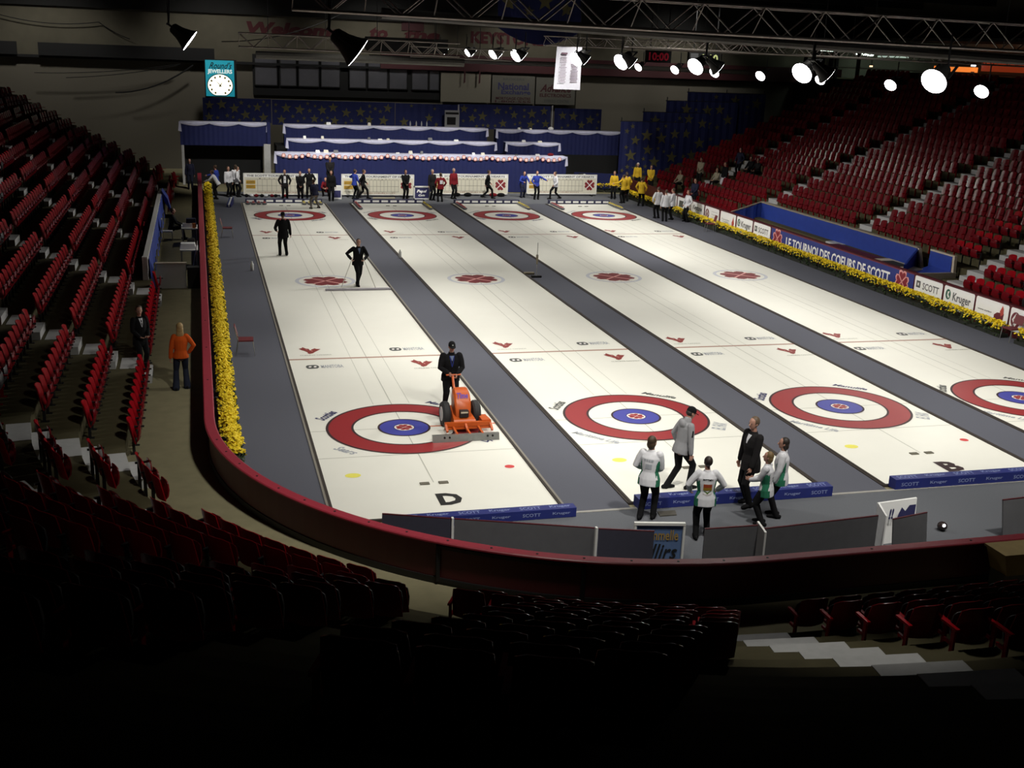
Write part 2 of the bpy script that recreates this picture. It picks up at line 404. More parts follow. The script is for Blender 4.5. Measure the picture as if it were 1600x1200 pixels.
H_BLO = mat('hair_blond', (.30, .20, .08), .6, noise=.3, scale=40); H_GRY = mat('hair_grey', (.20, .19, .17), .6, noise=.3, scale=40); H_DRK = mat('hair_dark', (.018, .011, .008), .6, noise=.3, scale=40)
def dress(M, label, loc, face, cols, group=None, H=1.70):
    """face: heading of the chest in degrees (0 = down the rink, 90 = to the left of it); cols: part -> material"""
    t = thing('person', label, 'person', loc, math.radians(face), group); t.scale = (H / 1.70,) * 3
    names = {'shoe0': 'shoe', 'shoe1': 'shoe', 'eye0': 'eye', 'eye1': 'eye', 'mouth0': 'mouth'}
    out = {'root': t}
    for k, me in M.items():
        if k == '_': continue
        o = link(bpy.data.objects.new(names.get(k, k), me), t)
        key = 'shoe' if k.startswith('shoe') else k
        mt = cols.get(key, {'body': SKIN, 'hair': HAIRM, 'jacket': C_BLK, 'trousers': C_BLK, 'shoe': C_BLK, 'cap': C_BLK}.get(key))
        if mt is not None and not k.startswith(('eye', 'mouth')):
            o.material_slots[0].link = 'OBJECT'; o.material_slots[0].material = mt
        out[k] = o
    return out
def decal(D, onto, name, polys, mats, w, h, at0, back=True, label=None, sub=3, M=None, dirv=None):
    """flat marks laid onto the cloth by casting them against it; polys: (points, material index) in -.5...5"""
    fr = M['_']; S, F = fr['S'], fr['F']; me = D[onto].data
    bv = BVHTree.FromPolygons([v.co for v in me.vertices], [p.vertices for p in me.polygons])
    n = Vector(dirv) if dirv else (-F if back else F); up = (S - n * S.dot(n)).normalized(); ux = up.cross(n)
    mb = MB()
    def drop(x, y):
        p = at0 + ux * x * w + up * y * h
        hit = bv.ray_cast(p + n * .5, -n)
        return (hit[0] if hit[0] else p) + n * .005
    for pts, mi in polys:
        mb.mi(mi)
        if len(polys) > 12 or len(pts) > 4: mb.poly([drop(x, y) for x, y in pts]); continue
        q = [Vector(p) for p in (list(pts) + [pts[-1]])[:4]]; N = 6
        g = lambda i, j: (lambda v: drop(v.x, v.y))(q[0].lerp(q[1], i / N).lerp(q[3].lerp(q[2], i / N), j / N))
        for i in range(N):
            for j in range(N): mb.poly([g(i, j), g(i + 1, j), g(i + 1, j + 1), g(i, j + 1)])
    o = link(bpy.data.objects.new(name, mb.mesh(name, mats)), D['root'])
    if label: o['label'] = label
    return o
def gridrect(x0, x1, y0, y1, nx, ny, mi): return [([(x0 + (x1 - x0) * (i + a) / nx, y0 + (y1 - y0) * (j + b) / ny) for a, b in ((0, 0), (1, 0), (1, 1), (0, 1))], mi) for i in range(nx) for j in range(ny)]
def jersey_panels(D, M, me_mat=(C_WHT, C_GRN)):
    """dark green side panels woven into the white jersey"""
    me = D['jacket'].data; fr = M['_']; P, S = fr['P'], fr['S']
    me.materials.clear(); [me.materials.append(m) for m in me_mat]
    arms = [(fr['sh'][i], fr['el'][i], fr['wr'][i]) for i in (0, 1)]
    def segd(p, a, b):
        t = max(0, min(1, (p - a).dot(b - a) / (b - a).length_squared)); return (p - a - (b - a) * t).length
    for po in me.polygons:
        c = po.center; h = (c - P).dot(S); ax = (c - P - S * h)
        da = min(min(segd(c, s, e), segd(c, e, w)) for s, e, w in arms)
        po.material_index = 1 if (h < .36 and abs(po.normal.x) > .72 - max(0, -.1 - h) and da > .072 and abs(ax.x) > .09) else 0
    o = D['jacket']
    for i, m in enumerate(me_mat): o.material_slots[i].link = 'OBJECT'; o.material_slots[i].material = m

G = 'curlers in white and green jerseys behind the near boards of the sheets'
# curler with back towards us, left of the group
M = figure(fem=True, hipz=.90, feet=((-.13, -.02, 0), (.10, .12, 0)), lean=.06, hands=((-.20, .22, .98), (.10, .30, .96)), bulk=1.12, head=(-.35, .05), hair='bob', hem=.06, handdir=((.5, .8, 0), (-.1, 1, 0)))
D = dress(M, 'person in white and green jersey, right forearm bent, standing behind the framed blue sign', (3.72, -6.24, 0), -38, {'jacket': C_WHT, 'hair': HAIRM}, G, 1.70)
jersey_panels(D, M)
decal(D, 'jacket', 'lettering', gridrect(-.5, -.32, -.5, .5, 1, 1, 0) + gridrect(-.25, -.1, -.5, .5, 1, 1, 0) + gridrect(-.02, .14, -.5, .5, 1, 1, 0) + gridrect(.2, .45, -.5, .5, 2, 1, 0), [LOGOGREY], .2, .045, M['_']['at'](.36), M=M)
decal(D, 'jacket', 'emblem', gridrect(-.4, .4, -.3, .3, 3, 3, 0), [LOGOGREY], .16, .16, M['_']['at'](.24), M=M)
# curler in the middle, crest on the back
M = figure(fem=True, hipz=.90, feet=((-.13, -.03, 0), (.12, .10, 0)), lean=.05, hands=((-.27, .20, .95), (.27, .20, .96)), bulk=1.12, elbow=((-1, -.8, 0), (1, -.8, 0)), head=(.02, .1), hair='short', hem=.08)
D = dress(M, 'person in white jersey with a coloured crest on the back, hands on hips', (4.44, -7.27, 0), -12, {'jacket': C_WHT, 'hair': H_DRK}, G, 1.62)
jersey_panels(D, M)
CR = [cl('crest_red', (.28, .05, .02)), cl('crest_gold', (.26, .15, .02)), cl('crest_green', (.06, .11, .02)), cl('crest_silver', (.45, .42, .42))]
pl = gridrect(-.5, .5, .15, .5, 4, 2, 0) + gridrect(-.5, .5, -.12, .15, 4, 2, 1)
for i in range(6): pl.append(([(-.5 + .14 * i / 1.7 + 0, -.12 - .38 * i / 6), (.5 - .14 * i / 1.7, -.12 - .38 * i / 6), (.5 - .14 * (i + 1) / 1.7, -.12 - .38 * (i + 1) / 6), (-.5 + .14 * (i + 1) / 1.7, -.12 - .38 * (i + 1) / 6)], 2))
decal(D, 'jacket', 'crest', pl, CR, .17, .20, M['_']['at'](.19), M=M)
decal(D, 'jacket', 'crest_scroll', [([(.62 * sin(a), -.35 - .42 * cos(a * .9)), (.62 * sin(b), -.35 - .42 * cos(b * .9)), (.55 * sin(b), -.25 - .38 * cos(b * .9)), (.55 * sin(a), -.25 - .38 * cos(a * .9))], 0) for a, b in [(-1 + .2 * i, -.8 + .2 * i) for i in range(10)]], [CR[3]], .18, .18, M['_']['at'](.20), M=M)
vs, fs = glyphs('PITTMN', .03)
decal(D, 'jacket', 'lettering', [([vs[i] for i in f], 0) for f in fs], [C_DRK], .20, .042, M['_']['at'](.375), M=M)
# fair-haired curler facing left
M = figure(fem=True, hipz=.88, feet=((-.10, 0, 0), (.10, .06, 0)), lean=.04, hands=((-.02, .36, 1.0), (.12, .30, 1.0)), bulk=1.12, head=(.15, .1), hair='bob', hem=.08, handdir=((.2, 1, .1), (-.2, 1, 0)))
D = dress(M, 'fair-haired person in white and green jersey, forearms held forward, facing the man in dark suit', (5.92, -6.86, 0), 52, {'jacket': C_WHT, 'hair': mat('hair_fair', (.16, .10, .04), .6, noise=.4, scale=30)}, G, 1.42 * 1.06)
jersey_panels(D, M)
decal(D, 'jacket', 'emblem', gridrect(-.5, .5, .1, .3, 3, 1, 0) + gridrect(-.3, .35, -.4, -.1, 3, 2, 0), [LOGODARK], .14, .14, M['_']['at'](.22), M=M)
# dark-haired curler with a leaf on the sleeve
M = figure(fem=True, hipz=.90, feet=((-.09, 0, 0), (.09, .05, 0)), hands=((-.22, .12, .84), (.23, .08, .82)), head=(.2, .05), bulk=1.12, hair='bob', hem=.06)
D = dress(M, 'dark-haired person in white jersey with red leaf on sleeve, farthest right of the group', (6.38, -6.55, 0), 58, {'jacket': C_WHT, 'hair': H_DRK}, G, 1.64)
jersey_panels(D, M)
decal(D, 'jacket', 'leaf_badge', [([(.5 * cos(a) * r, .5 * sin(a) * r) for a, r in [(2 * PI * i / 14 + PI / 2, 1 if i % 2 == 0 else .6) for i in range(14)]], 0)], [LOGORED], .10, .13, M['_']['sh'][1].lerp(M['_']['el'][1], .55), M=M, dirv=(.8, -.55, .1))
# man in grey hooded top stepping right
M = figure(hipz=.885, hips=(0, .02), lean=.17, feet=((-.09, -.20, 0), (.10, .20, 0)), hands=((-.24, .10, .86), (.25, .10, .80)), head=(0, -.42), hair='short', cap=True, hood=True, hem=.02)
D = dress(M, 'person in grey hooded top and black cap stepping forward on the ice, looking down', (4.98, -4.80, .0), -82, {'jacket': C_GRY, 'hair': H_DRK}, None, 1.80)
decal(D, 'jacket', 'sleeve_stripe', gridrect(-.5, .5, -.5, .5, 1, 4, 0), [C_BLK], .03, .13, M['_']['sh'][1].lerp(M['_']['el'][1], .45), M=M, dirv=(1, -.1, 0))
# man in dark suit
M = figure(hipz=.91, feet=((-.11, .02, 0), (.12, -.10, 0)), hands=((-.22, .16, .82), (.27, .06, .80)), head=(.1, -.05), hair='short', hem=.10, bulk=1.08, toe=1.)
D = dress(M, 'person in dark suit with loose jacket, standing by the blue bumper facing left', (6.05, -5.90, 0), 100, {'jacket': C_DRK, 'hair': mat('hair_grey_brown', (.10, .065, .04), .6, noise=.3, scale=40)}, None, 1.86)
decal(D, 'jacket', 'shirt', [([(-.5, .5), (.5, .5), (.12, -.5), (-.12, -.5)], 0)] + [], [C_WHT], .10, .16, M['_']['at'](.42), back=False, M=M, label='white shirt front')
# driver of the ice machine
M = figure(hipz=.91, feet=((-.12, .0, 0), (.13, -.06, 0)), lean=.10, hands=((-.10, .30, .98), (.10, .30, 1.02)), elbow=((-1, -.7, 0), (1, -.7, 0)), head=(.03, -.12), hair='short', cap=True, bulk=1.15, hem=.06, curl=.95, collar=True, handdir=((.3, .8, -.5), (-.3, .8, -.4)))
DRV = dress(M, 'person in black jacket and black cap pushing the orange ice machine', (1.36, 1.18, 0), 178, {'jacket': C_BLK}, None, 1.76)
decal(DRV, 'jacket', 'lanyard', [([(-.5, .5), (-.42, .5), (.04, -.5), (-.04, -.5)], 0), ([(.5, .5), (.42, .5), (-.04, -.5), (.04, -.5)], 0)], [C_BLU], .12, .26, M['_']['at'](.37), back=False, M=M, label='blue lanyard')
decal(DRV, 'jacket', 'shirt_collar', [([(-.5, .5), (.5, .5), (0, -.5)], 0)], [mat('cloth_blue_grey', (.12, .16, .26), .8)], .10, .12, M['_']['at'](.44), back=False, M=M)
o = part('cap_badge', MB().ell(M['_']['HM'] @ Vector((0, .098, .18)), (.02, .006, .014), 10, 5), [WHITE], DRV['root'], False)
# man with the wide drag mop
M = figure(hipz=.89, feet=((-.02, -.16, 0), (.06, .16, 0)), lean=.12, hands=((-.14, .27, .98), (.33, .24, 1.02)), elbow=((-1, -.5, 0), (1, -.5, 0)), head=(-.25, -.1), hair='short', bulk=1.08, hem=.04, curl=.95)
SQ = dress(M, 'person in black jacket walking with the wide double-handled ice mop', (1.12, 16.66, 0), 190, {'jacket': C_BLK, 'hair': H_DRK}, None, 1.77)
decal(SQ, 'jacket', 'shirt_collar', [([(-.5, .5), (.5, .5), (0, -.5)], 0)], [mat('cloth_blue_grey', (.12, .16, .26), .8)], .10, .2, M['_']['at'](.40), back=False, M=M)
# man seen from behind on the leftmost sheet
M = figure(hipz=.90, feet=((-.13, .02, 0), (.13, -.02, 0)), hands=((-.24, .16, .98), (.30, .02, .80)), head=(0, .02), hair='short', cap=True, bulk=1.12, hem=.08)
dress(M, 'person in black jacket and cap seen from behind, alone on the leftmost sheet', (-1.17, 23.1, 0), 8, {}, None, 1.80)
# woman in orange by the boards
M = figure(fem=True, hipz=.91, feet=((-.15, -.06, 0), (.13, .06, 0)), hands=((-.27, -.02, .76), (.20, .10, .93)), elbow=((-1, -.4, 0), (1.2, -.4, 0)), head=(0, .05), hair='long', flare=.03, curl=.8, hem=-.02)
dress(M, 'fair-haired person in orange top and dark jeans hand on hip, on the walkway', (-5.10, 2.95, .28), 4, {'jacket': C_ORG, 'trousers': C_JEA, 'hair': H_BLO}, None, 1.67)
# man in dark suit between the seat rows
M = figure(hipz=.91, feet=((-.1, 0, 0), (.1, 0, 0)), hands=((-.12, .22, .96), (.12, .24, .96)), head=(-.3, -.1), hair='short', hem=.12, handdir=((.7, .6, -.2), (-.7, .6, -.2)))
D = dress(M, 'person in black suit and tie standing at the foot of a left-stand aisle', (-6.10, 4.1, .48), -150, {'hair': HAIRM}, None, 1.66)
decal(D, 'jacket', 'shirt', [([(-.5, .5), (.5, .5), (.1, -.5), (-.1, -.5)], 0)], [C_WHT], .11, .22, M['_']['at'](.40), back=False, M=M, label='white shirt front')
decal(D, 'jacket', 'tie', [([(-.5, .5), (.5, .5), (.5, -.5), (-.5, -.5)], 0)], [C_BLK], .03, .2, M['_']['at'](.395, .004), back=False, M=M)

# --- the far people: a few poses, dressed differently
V = {
 'stand': figure(hands=((-.25, .05, .80), (.25, .05, .80)), nofaces=True, fine=.014),
 'clasp': figure(hands=((-.06, .24, .92), (.06, .25, .93)), head=(0, -.1), nofaces=True, fine=.014, hem=.05, bulk=1.08),
 'pockets': figure(hands=((-.24, .12, .92), (.24, .12, .92)), elbow=((-1, -.8, 0), (1, -.8, 0)), nofaces=True, fine=.014, hem=.04, bulk=1.05, feet=((-.13, 0, 0), (.13, .03, 0))),
 'walk': figure(hipz=.86, lean=.10, feet=((-.08, -.30, 0), (.08, .32, 0)), footz=(.05, 0), hands=((-.24, .22, .88), (.24, -.16, .86)), nofaces=True, fine=.014),
 'lean': figure(hipz=.88, hips=(0, -.05), lean=.55, feet=((-.12, 0, 0), (.12, .1, 0)), hands=((-.18, .62, .98), (.2, .55, 1.0)), head=(0, .2), nofaces=True, fine=.014),
 'reach': figure(lean=.05, feet=((-.12, 0, 0), (.12, .05, 0)), hands=((-.55, .25, 1.18), (.2, .2, .95)), elbow=((-1, -.5, -.5), (1, -1, 0)), nofaces=True, fine=.014),
 'wide': figure(hipz=.84, lean=.22, feet=((-.28, 0, 0), (.28, .03, 0)), hands=((-.1, .3, .95), (.1, .3, .97)), head=(0, -.1), nofaces=True, fine=.014, bulk=1.1),
 'sit': figure(hipz=.50, hips=(0, -.1), lean=.10, feet=((-.12, .38, 0), (.12, .40, 0)), hands=((-.1, .32, .62), (.12, .32, .62)), knee=((0, 1, 1), (0, 1, 1)), nofaces=True, fine=.014),
 'crouch': figure(hipz=.36, hips=(0, -.12), lean=.5, feet=((-.15, .02, 0), (.15, .12, 0)), hands=((-.1, .42, .48), (.1, .42, .5)), knee=((-.2, 1, .4), (.2, 1, .4)), nofaces=True, fine=.014),
}
def extra(pose, label, x, y, z, face, jac, tro=C_BLK, hair=HAIRM, H=1.7, group=None, shoe=C_BLK):
    return dress(V[pose], label, (x, y, z), face, {'jacket': jac, 'trousers': tro, 'hair': hair, 'shoe': shoe}, group, H)
gl = 'people in white tops in the far left corner'
extra('lean', 'person in white top stretching an arm over the far left flowers', -3.55, 41.0, 0, 75, C_WHT, group=gl)
extra('reach', 'person in blue and white top by the far left boards, partly hidden', -3.55, 42.6, 0, 60, C_BLU, group=gl)
extra('stand', 'person in white top standing left of the first scoreboard, arms down', -2.9, 42.0, 0, -150, C_WHT, group=gl)
extra('clasp', 'person in white top turned away, just left of the first scoreboard', -2.45, 42.9, 0, 20, C_WHT, group=gl)
extra('pockets', 'person in white top and dark trousers beside the first scoreboard edge', -2.4, 42.05, 0, -90, C_WHT, group=gl)
extra('pockets', 'person in dark open jacket over white shirt before the leftmost scoreboard', .17, 40.6, 0, 180, C_DRK, group='people in front of the leftmost scoreboard')
D = link(bpy.data.objects.new('shirt', MB().hexa([(-.07, .150, 1.0), (.07, .150, 1.0), (.07, .156, 1.0), (-.07, .156, 1.0)], [(-.06, .125, 1.38), (.06, .125, 1.38), (.06, .135, 1.38), (-.06, .135, 1.38)]).mesh('shirt', C_WHT)), [o for o in COL.objects if o.name.startswith('person')][-1])
extra('clasp', 'heavyset person in black with hands clasped before the leftmost scoreboard', .98, 39.95, 0, 180, C_BLK, group='people in front of the leftmost scoreboard')
extra('pockets', 'person in black jacket half hidden behind the clasped-hands person', 1.62, 41.4, 0, 170, C_BLK, group='people in front of the leftmost scoreboard')
extra('wide', 'person with legs apart in grey shorts standing on the far end of the leftmost sheet', 1.56, 37.3, 0, 30, C_NAV, C_KHA, H=1.62)
extra('stand', 'person in black left of the second scoreboard, beside the white crate', 2.76, 40.4, 0, 175, C_BLK)
extra('clasp', 'tall person in dark coat standing behind, between first and second scoreboards', 3.05, 43.6, .35, 180, C_DRK, hair=H_GRY, H=1.8)
extra('crouch', 'person in dark red crouching between first and second scoreboards', 2.72, 42.6, 0, 160, C_RED)
extra('reach', 'person in royal blue top before the left edge of the second scoreboard', 4.2, 41.25, 0, -60, C_BLU)
extra('walk', 'person in black striding along the left part of the second scoreboard', 4.72, 41.6, 0, -100, C_BLK)
extra('clasp', 'person in black standing before the heart emblem of the second scoreboard', 7.18, 41.2, 0, 190, C_BLK)
extra('stand', 'tall person in dark coat right of the small framed sign', 8.72, 40.9, 0, 200, C_DRK, hair=H_GRY, H=1.78)
o = extra('pockets', 'person in dark red jacket with white bib right of the small framed sign', 9.08, 40.2, 0, 5, C_RED, H=1.66)
link(bpy.data.objects.new('bib', MB().hexa([(-.09, -.160, 1.08), (.09, -.160, 1.08), (.09, -.150, 1.08), (-.09, -.150, 1.08)], [(-.09, -.165, 1.3), (.09, -.165, 1.3), (.09, -.155, 1.3), (-.09, -.155, 1.3)]).mesh('bib', C_WHT)), o['root'])
extra('stand', 'person in dark red uniform at the left edge of the third scoreboard', 10.15, 41.6, 0, 200, C_RED, hair=H_GRY, H=1.78)
extra('walk', 'person with red scarf striding before the third scoreboard', 12.32, 41.9, 0, -95, C_BLK)
extra('lean', 'person in royal blue bending between third and fourth scoreboards', 14.65, 42.4, 0, -170, C_BLU, C_NAV)
extra('reach', 'person in royal blue jacket reaching left before the fourth scoreboard', 15.3, 41.5, 0, 180, C_BLU, C_BLK)
extra('walk', 'person in white top and dark trousers striding before the fourth scoreboard', 16.55, 41.6, 0, 100, C_WHT)
gy = 'curlers in yellow jackets at the far right corner'
extra('reach', 'person in yellow jacket nearest the far right scoreboard, arm out to the left', 20.35, 39.9, 0, 20, C_YEL, group=gy)
extra('stand', 'person in yellow jacket behind the one with the arm out', 20.45, 41.9, 0, 150, C_YEL, group=gy)
extra('clasp', 'person in yellow jacket in the middle of the yellow group, back to us', 20.85, 40.75, 0, -10, C_YEL, group=gy)
extra('pockets', 'person in yellow jacket with pale grey trousers', 21.1, 41.5, 0, -30, C_YEL, C_GRY, group=gy)
extra('pockets', 'person in yellow jacket nearest us, bending elbow beside the flower row', 21.0, 38.65, 0, -40, C_YEL, group=gy)
extra('stand', 'white-capped person in yellow jacket beyond the right boards', 22.9, 44.3, .28, 150, C_YEL, hair=WHITE, group=gy)
extra('clasp', 'person in dark top and yellow vest beyond the right boards', 23.3, 43.0, .28, 170, C_YEL, group=gy)
gw = 'curlers in white jackets by the right boards'
extra('pockets', 'person in white jacket leftmost of the three standing together on the right carpet', 20.08, 33.75, 0, 10, C_WHT, group=gw)
extra('stand', 'person in white jacket in front of the three on the right carpet, back to us', 20.05, 32.55, 0, -10, C_WHT, group=gw)
extra('clasp', 'person in white jacket rightmost of the three standing together on the right carpet', 20.75, 33.2, 0, 60, C_WHT, group=gw)
extra('pockets', 'person in white jacket standing alone beside the right flower row', 21.3, 32.4, 0, 100, C_WHT, group=gw)
gs = 'spectators in the right stand'
extra('sit', 'spectator in beige seated in the red seats above the yellow curlers', 24.0, 48.6, 0.48, 120, C_BEI, group=gs)
extra('sit', 'spectator in beige seated low in the right stand', 24.35, 40.8, 0.63, 110, C_BEI, group=gs)
extra('clasp', 'spectator in pale vest standing in the right stand aisle', 25.4, 40.1, 1.08, 120, C_BEI, C_DRK, group=gs)
extra('stand', 'spectator in dark top and white trousers standing in the right stand', 25.7, 37.3, 1.08, 100, C_BLK, C_WHT, group=gs)
extra('sit', 'spectator in beige seated beside the one in white trousers', 25.45, 37.9, 1.08, 110, C_BEI, group=gs)
extra('pockets', 'spectator in navy standing higher up the right stand', 26.9, 37.9, 1.88, 110, C_NAV, group=gs)
extra('sit', 'spectator in black seated left of a pair high in the right stand', 27.0, 36.7, 1.88, 110, C_BLK, group=gs)
extra('sit', 'spectator in dark clothes seated right of a pair high in the right stand', 27.0, 35.8, 1.88, 110, C_DRK, group=gs)
extra('clasp', 'dark clothed spectator standing just behind the right boards', 23.1, 35.6, .28, 120, C_NAV)
extra('sit', 'person in dark coat seated at the left bench behind the boards', -5.62, 25.6, .28, -90, C_BLK, H=1.75)
extra('stand', 'person in dark clothes standing beyond the left boards near the tunnel', -5.0, 43.2, .28, 180, C_NAV, C_JEA)

# ------------------------------------------------------------------ the rink floor and the ice
LX, RX, NY, CR_ = -4.4, 22.0, -10.3, 8.5          # inner faces of the boards
CC = (4.1, -1.8); FC = (4.1, 42.2); FRC = (13.5, 42.2)
fl = MB(); fl.box(-30, 60, -34, 62, -.30, -.03); struct('floor', fl, CONC)
Y0, Y1 = -5.35, 39.40
SX = [0., 5.9033, 11.6681, 17.3095]; SW = [(-2.22, 2.24), (-2.15, 2.18), (-2.05, 2.10), (-1.95, 2.10)]
SN = ['D', 'C', 'B', 'A']
SWHICH = ['leftmost sheet lettered D', 'second sheet from the left', 'third sheet, lettered B', 'rightmost sheet']
def leafwings(s):
    return [(-.50, .30), (-.36, .36), (-.30, .46), (-.16, .28), (-.04, .26), (.0, .06), (.10, .20), (.18, .24), (.24, .30), (.32, .22), (.52, .20), (.36, .04), (.20, -.10), (.10, -.22), (-.08, -.30), (-.16, -.22), (-.14, -.12), (-.30, .08), (-.40, .14)] if s > 0 else None
for i in range(4):
    cx = SX[i]; a, b = cx + SW[i][0], cx + SW[i][1]
    t = thing('curling_sheet', 'white curling sheet with red and blue ring targets, the ' + SWHICH[i], 'curling sheet', (cx, 17.4, 0), 0, 'curling sheets')
    part('ice', MB().box(a, b, Y0, Y1, -.045, 0), ICE, t)
    for x, w in ((a, -1), (b, 1)):
        part('edge_strip', MB().mi(0).box(min(x, x + w * .055), max(x, x + w * .055), Y0 - .03, Y1, -.04, .03).mi(1).box(min(x + w * .055, x + w * .11), max(x + w * .055, x + w * .11), Y0 - .03, Y1, -.04, .02), [FOAMB, FOAMG if i < 1 else FOAMB], t)
    part('edge_strip', MB().box(a - .1, b + .1, Y0 - .06, Y0, -.04, .025), FOAMB, t)
    ln = MB()
    for x, w in ((0, .022), (-.46, .012), (.46, .012)): ln.box(cx + x - w / 2, cx + x + w / 2, -3.6 if x == 0 else 1.9, 38.0 if x == 0 else 32.8, .0015, .0025)
    for y in (0., 34.747): ln.box(a, b, y - .012, y + .012, .0015, .0025)
    for y in (-1.84, 36.58): ln.box(a, b, y - .012, y + .012, .0015, .0025)
    part('thin_lines', ln, GREYL, t)
    for y in (6.401, 28.346): part('hog_line', MB().box(a, b, y - .055, y + .055, .002, .004), HOG, t)
    for y in (0., 34.747):
        h = MB(); c = (cx, y)
        h.mi(0); annulus(h, c, 1.23, 1.82, .005); h.mi(1); annulus(h, c, 1.785, 1.845, .007); annulus(h, c, 1.195, 1.25, .007)
        ho = part('house', h, [REDLINE, DARKL], t)
        h = MB(); h.mi(0); annulus(h, c, .22, .60, .005); h.mi(1); annulus(h, c, .58, .63, .007)
        part('blue_ring', h, [BLUEICE, DARKL], ho)
        h = MB(); h.mi(0); disc(h, c, .235, .007); h.mi(1); annulus(h, c, .235, .255, .009)
        clover(h, (c[0], c[1], 0), (1, 0, 0), (0, 1, 0), .20, .010, 2)
        part('button', h, [WHITEI, NAVY, REDLINE], ho)
        hk = MB()
        for x in (-.20, .20):
            hk.box(cx + x - .1, cx + x + .1, y - 3.72 if y < 1 else y + 3.60, y - 3.60 if y < 1 else y + 3.72, 0, .02)
        part('hack', hk, mat('hack_rubber', (.13, .12, .09), .8), t)
    if i == 0: part('tee_stripe', MB().box(cx + .6, b, -.03, .03, .0025, .0045), mat('tee_orange', (.62, .16, .07), .5), t)
    e = MB(); o = (cx, 17.55, 0)
    e.mi(0); annulus(e, (cx, 17.55), 1.0, 1.14, .004); clover(e, o, (1, 0, 0), (0, 1, 0), .84, .006, 1, 2, .05)
    part('centre_emblem', e, [LILAC, mat('emblem_red', (.17, .012, .016), .6, noise=.1), PINK], t)
    # maple leaf marks and sponsor words beside the hog lines
    for yh in (6.401, 28.346):
        for sx, sy in ((-1.53, 1), (1.50, -1)):
            m = MB(); oy = yh + sy * .88; k = .62
            sc = lambda P: [(x * k, y * 1.05) for x, y in P]
            m.mi(0); put_poly(m, sc(leafwings(1)), (cx + sx, oy, 0), (1, 0, 0), (0, 1, 0), .005)
            m.mi(1); put_poly(m, sc([(.08, -.05), (.11, -.02), (.05, .12), (.03, .10)]), (cx + sx, oy, 0), (1, 0, 0), (0, 1, 0), .007); put_poly(m, sc([(-.2, .12), (-.1, .16), (-.1, .18), (-.2, .15)]), (cx + sx, oy, 0), (1, 0, 0), (0, 1, 0), .007)
            m.mi(2); put_text(m, 'CURLING CANADA', (cx + sx + .12, oy - .45, 0), (1, 0, 0), (0, 1, 0), .92, .09, .004, .05)
            part('leaf_logo', m, [LOGORED, PINK, GREYL], t)
        for sx, sy in ((1.25, 1), (-1.36, -1)):
            m = MB(); oy = yh + sy * .82
            m.mi(0); P = [(x * .13, y * .19) for x, y in [(cos(q) * .8 + (.6 if cos(q) > 0 else -.6), sin(q)) for q in [2 * PI * k / 16 for k in range(16)]]]
            put_poly(m, P, (cx + sx - .27, oy, 0), (1, 0, 0), (0, 1, 0), .004)
            m.mi(1)
            for q in (-.07, .07): put_poly(m, [(q - .04, -.07), (q + .03, -.07), (q + .05, .07), (q - .02, .07)], (cx + sx - .27, oy, 0), (1, 0, 0), (0, 1, 0), .006)
            m.mi(2); put_text(m, 'MANITOBA', (cx + sx + .28, oy, 0), (1, 0, 0), (0, 1, 0), .62, .32, .004, .02)
            part('sponsor_mark', m, [LOGODARK, WHITEI, LOGOGREY], t)
    for y, sg in ((0., 1), (34.747, -1)):
        m = MB()
        def at_ring(ang, R=2.02): return (cx + R * cos(math.radians(ang)), y + sg * R * sin(math.radians(ang)), 0)
        for ang, txt, w, h, k in ((146, 'Scotties', .75, .30, 1), (52, 'Manulife', .95, .2, 1), (222, 'Maritime Life' if i else 'Sears', 1.25 if i else .6, .2 if i else .26, 0), (-30, 'EL FAX' if i else 'Lynx', .6, .34, 0 if i else 1)):
            q = math.radians(ang); tx = (-sin(q) * (1 if ang in (222, -30) else -1), cos(q) * (1 if ang in (222, -30) else -1) * sg, 0)
            if ang == -30: tx = (.5, sg * .86, 0)
            m.mi(k); put_text(m, txt, at_ring(ang, 2.08), tx, (-tx[1], tx[0], 0), w, h, .004, .03, .3)
        if sg > 0 or True: part('sponsor_mark', m, [LOGOGREY, NAVY if i % 2 == 0 else LOGODARK], t)
    if i in (0, 2, 3):
        m = MB(); put_text(m, SN[i], (cx + .15, -4.55, 0), (1, 0, 0), (0, 1, 0), .50, .62, .005, .045)
        part('sheet_letter', m, BLACK if i == 0 else DARKL, t)
    m = MB(); P = [(cx + SW[i][0] + .62 + .17 * cos(q), -2.95 + .13 * sin(q)) for q in [PI * k / 8 for k in range(16)]]; m.poly([(x, y, .004) for x, y in P]); part('colour_spot', m, YEL, t, label='yellow spot')
    m = MB(); P = [(cx + SW[i][1] - .42 + .11 * cos(q), -2.95 + .10 * sin(q)) for q in [PI * k / 8 for k in range(16)]]; m.poly([(x, y, .004) for x, y in P])
    part('colour_spot', m, mat('mark_red', (.62, .05, .05), .6), t, label='red spot')

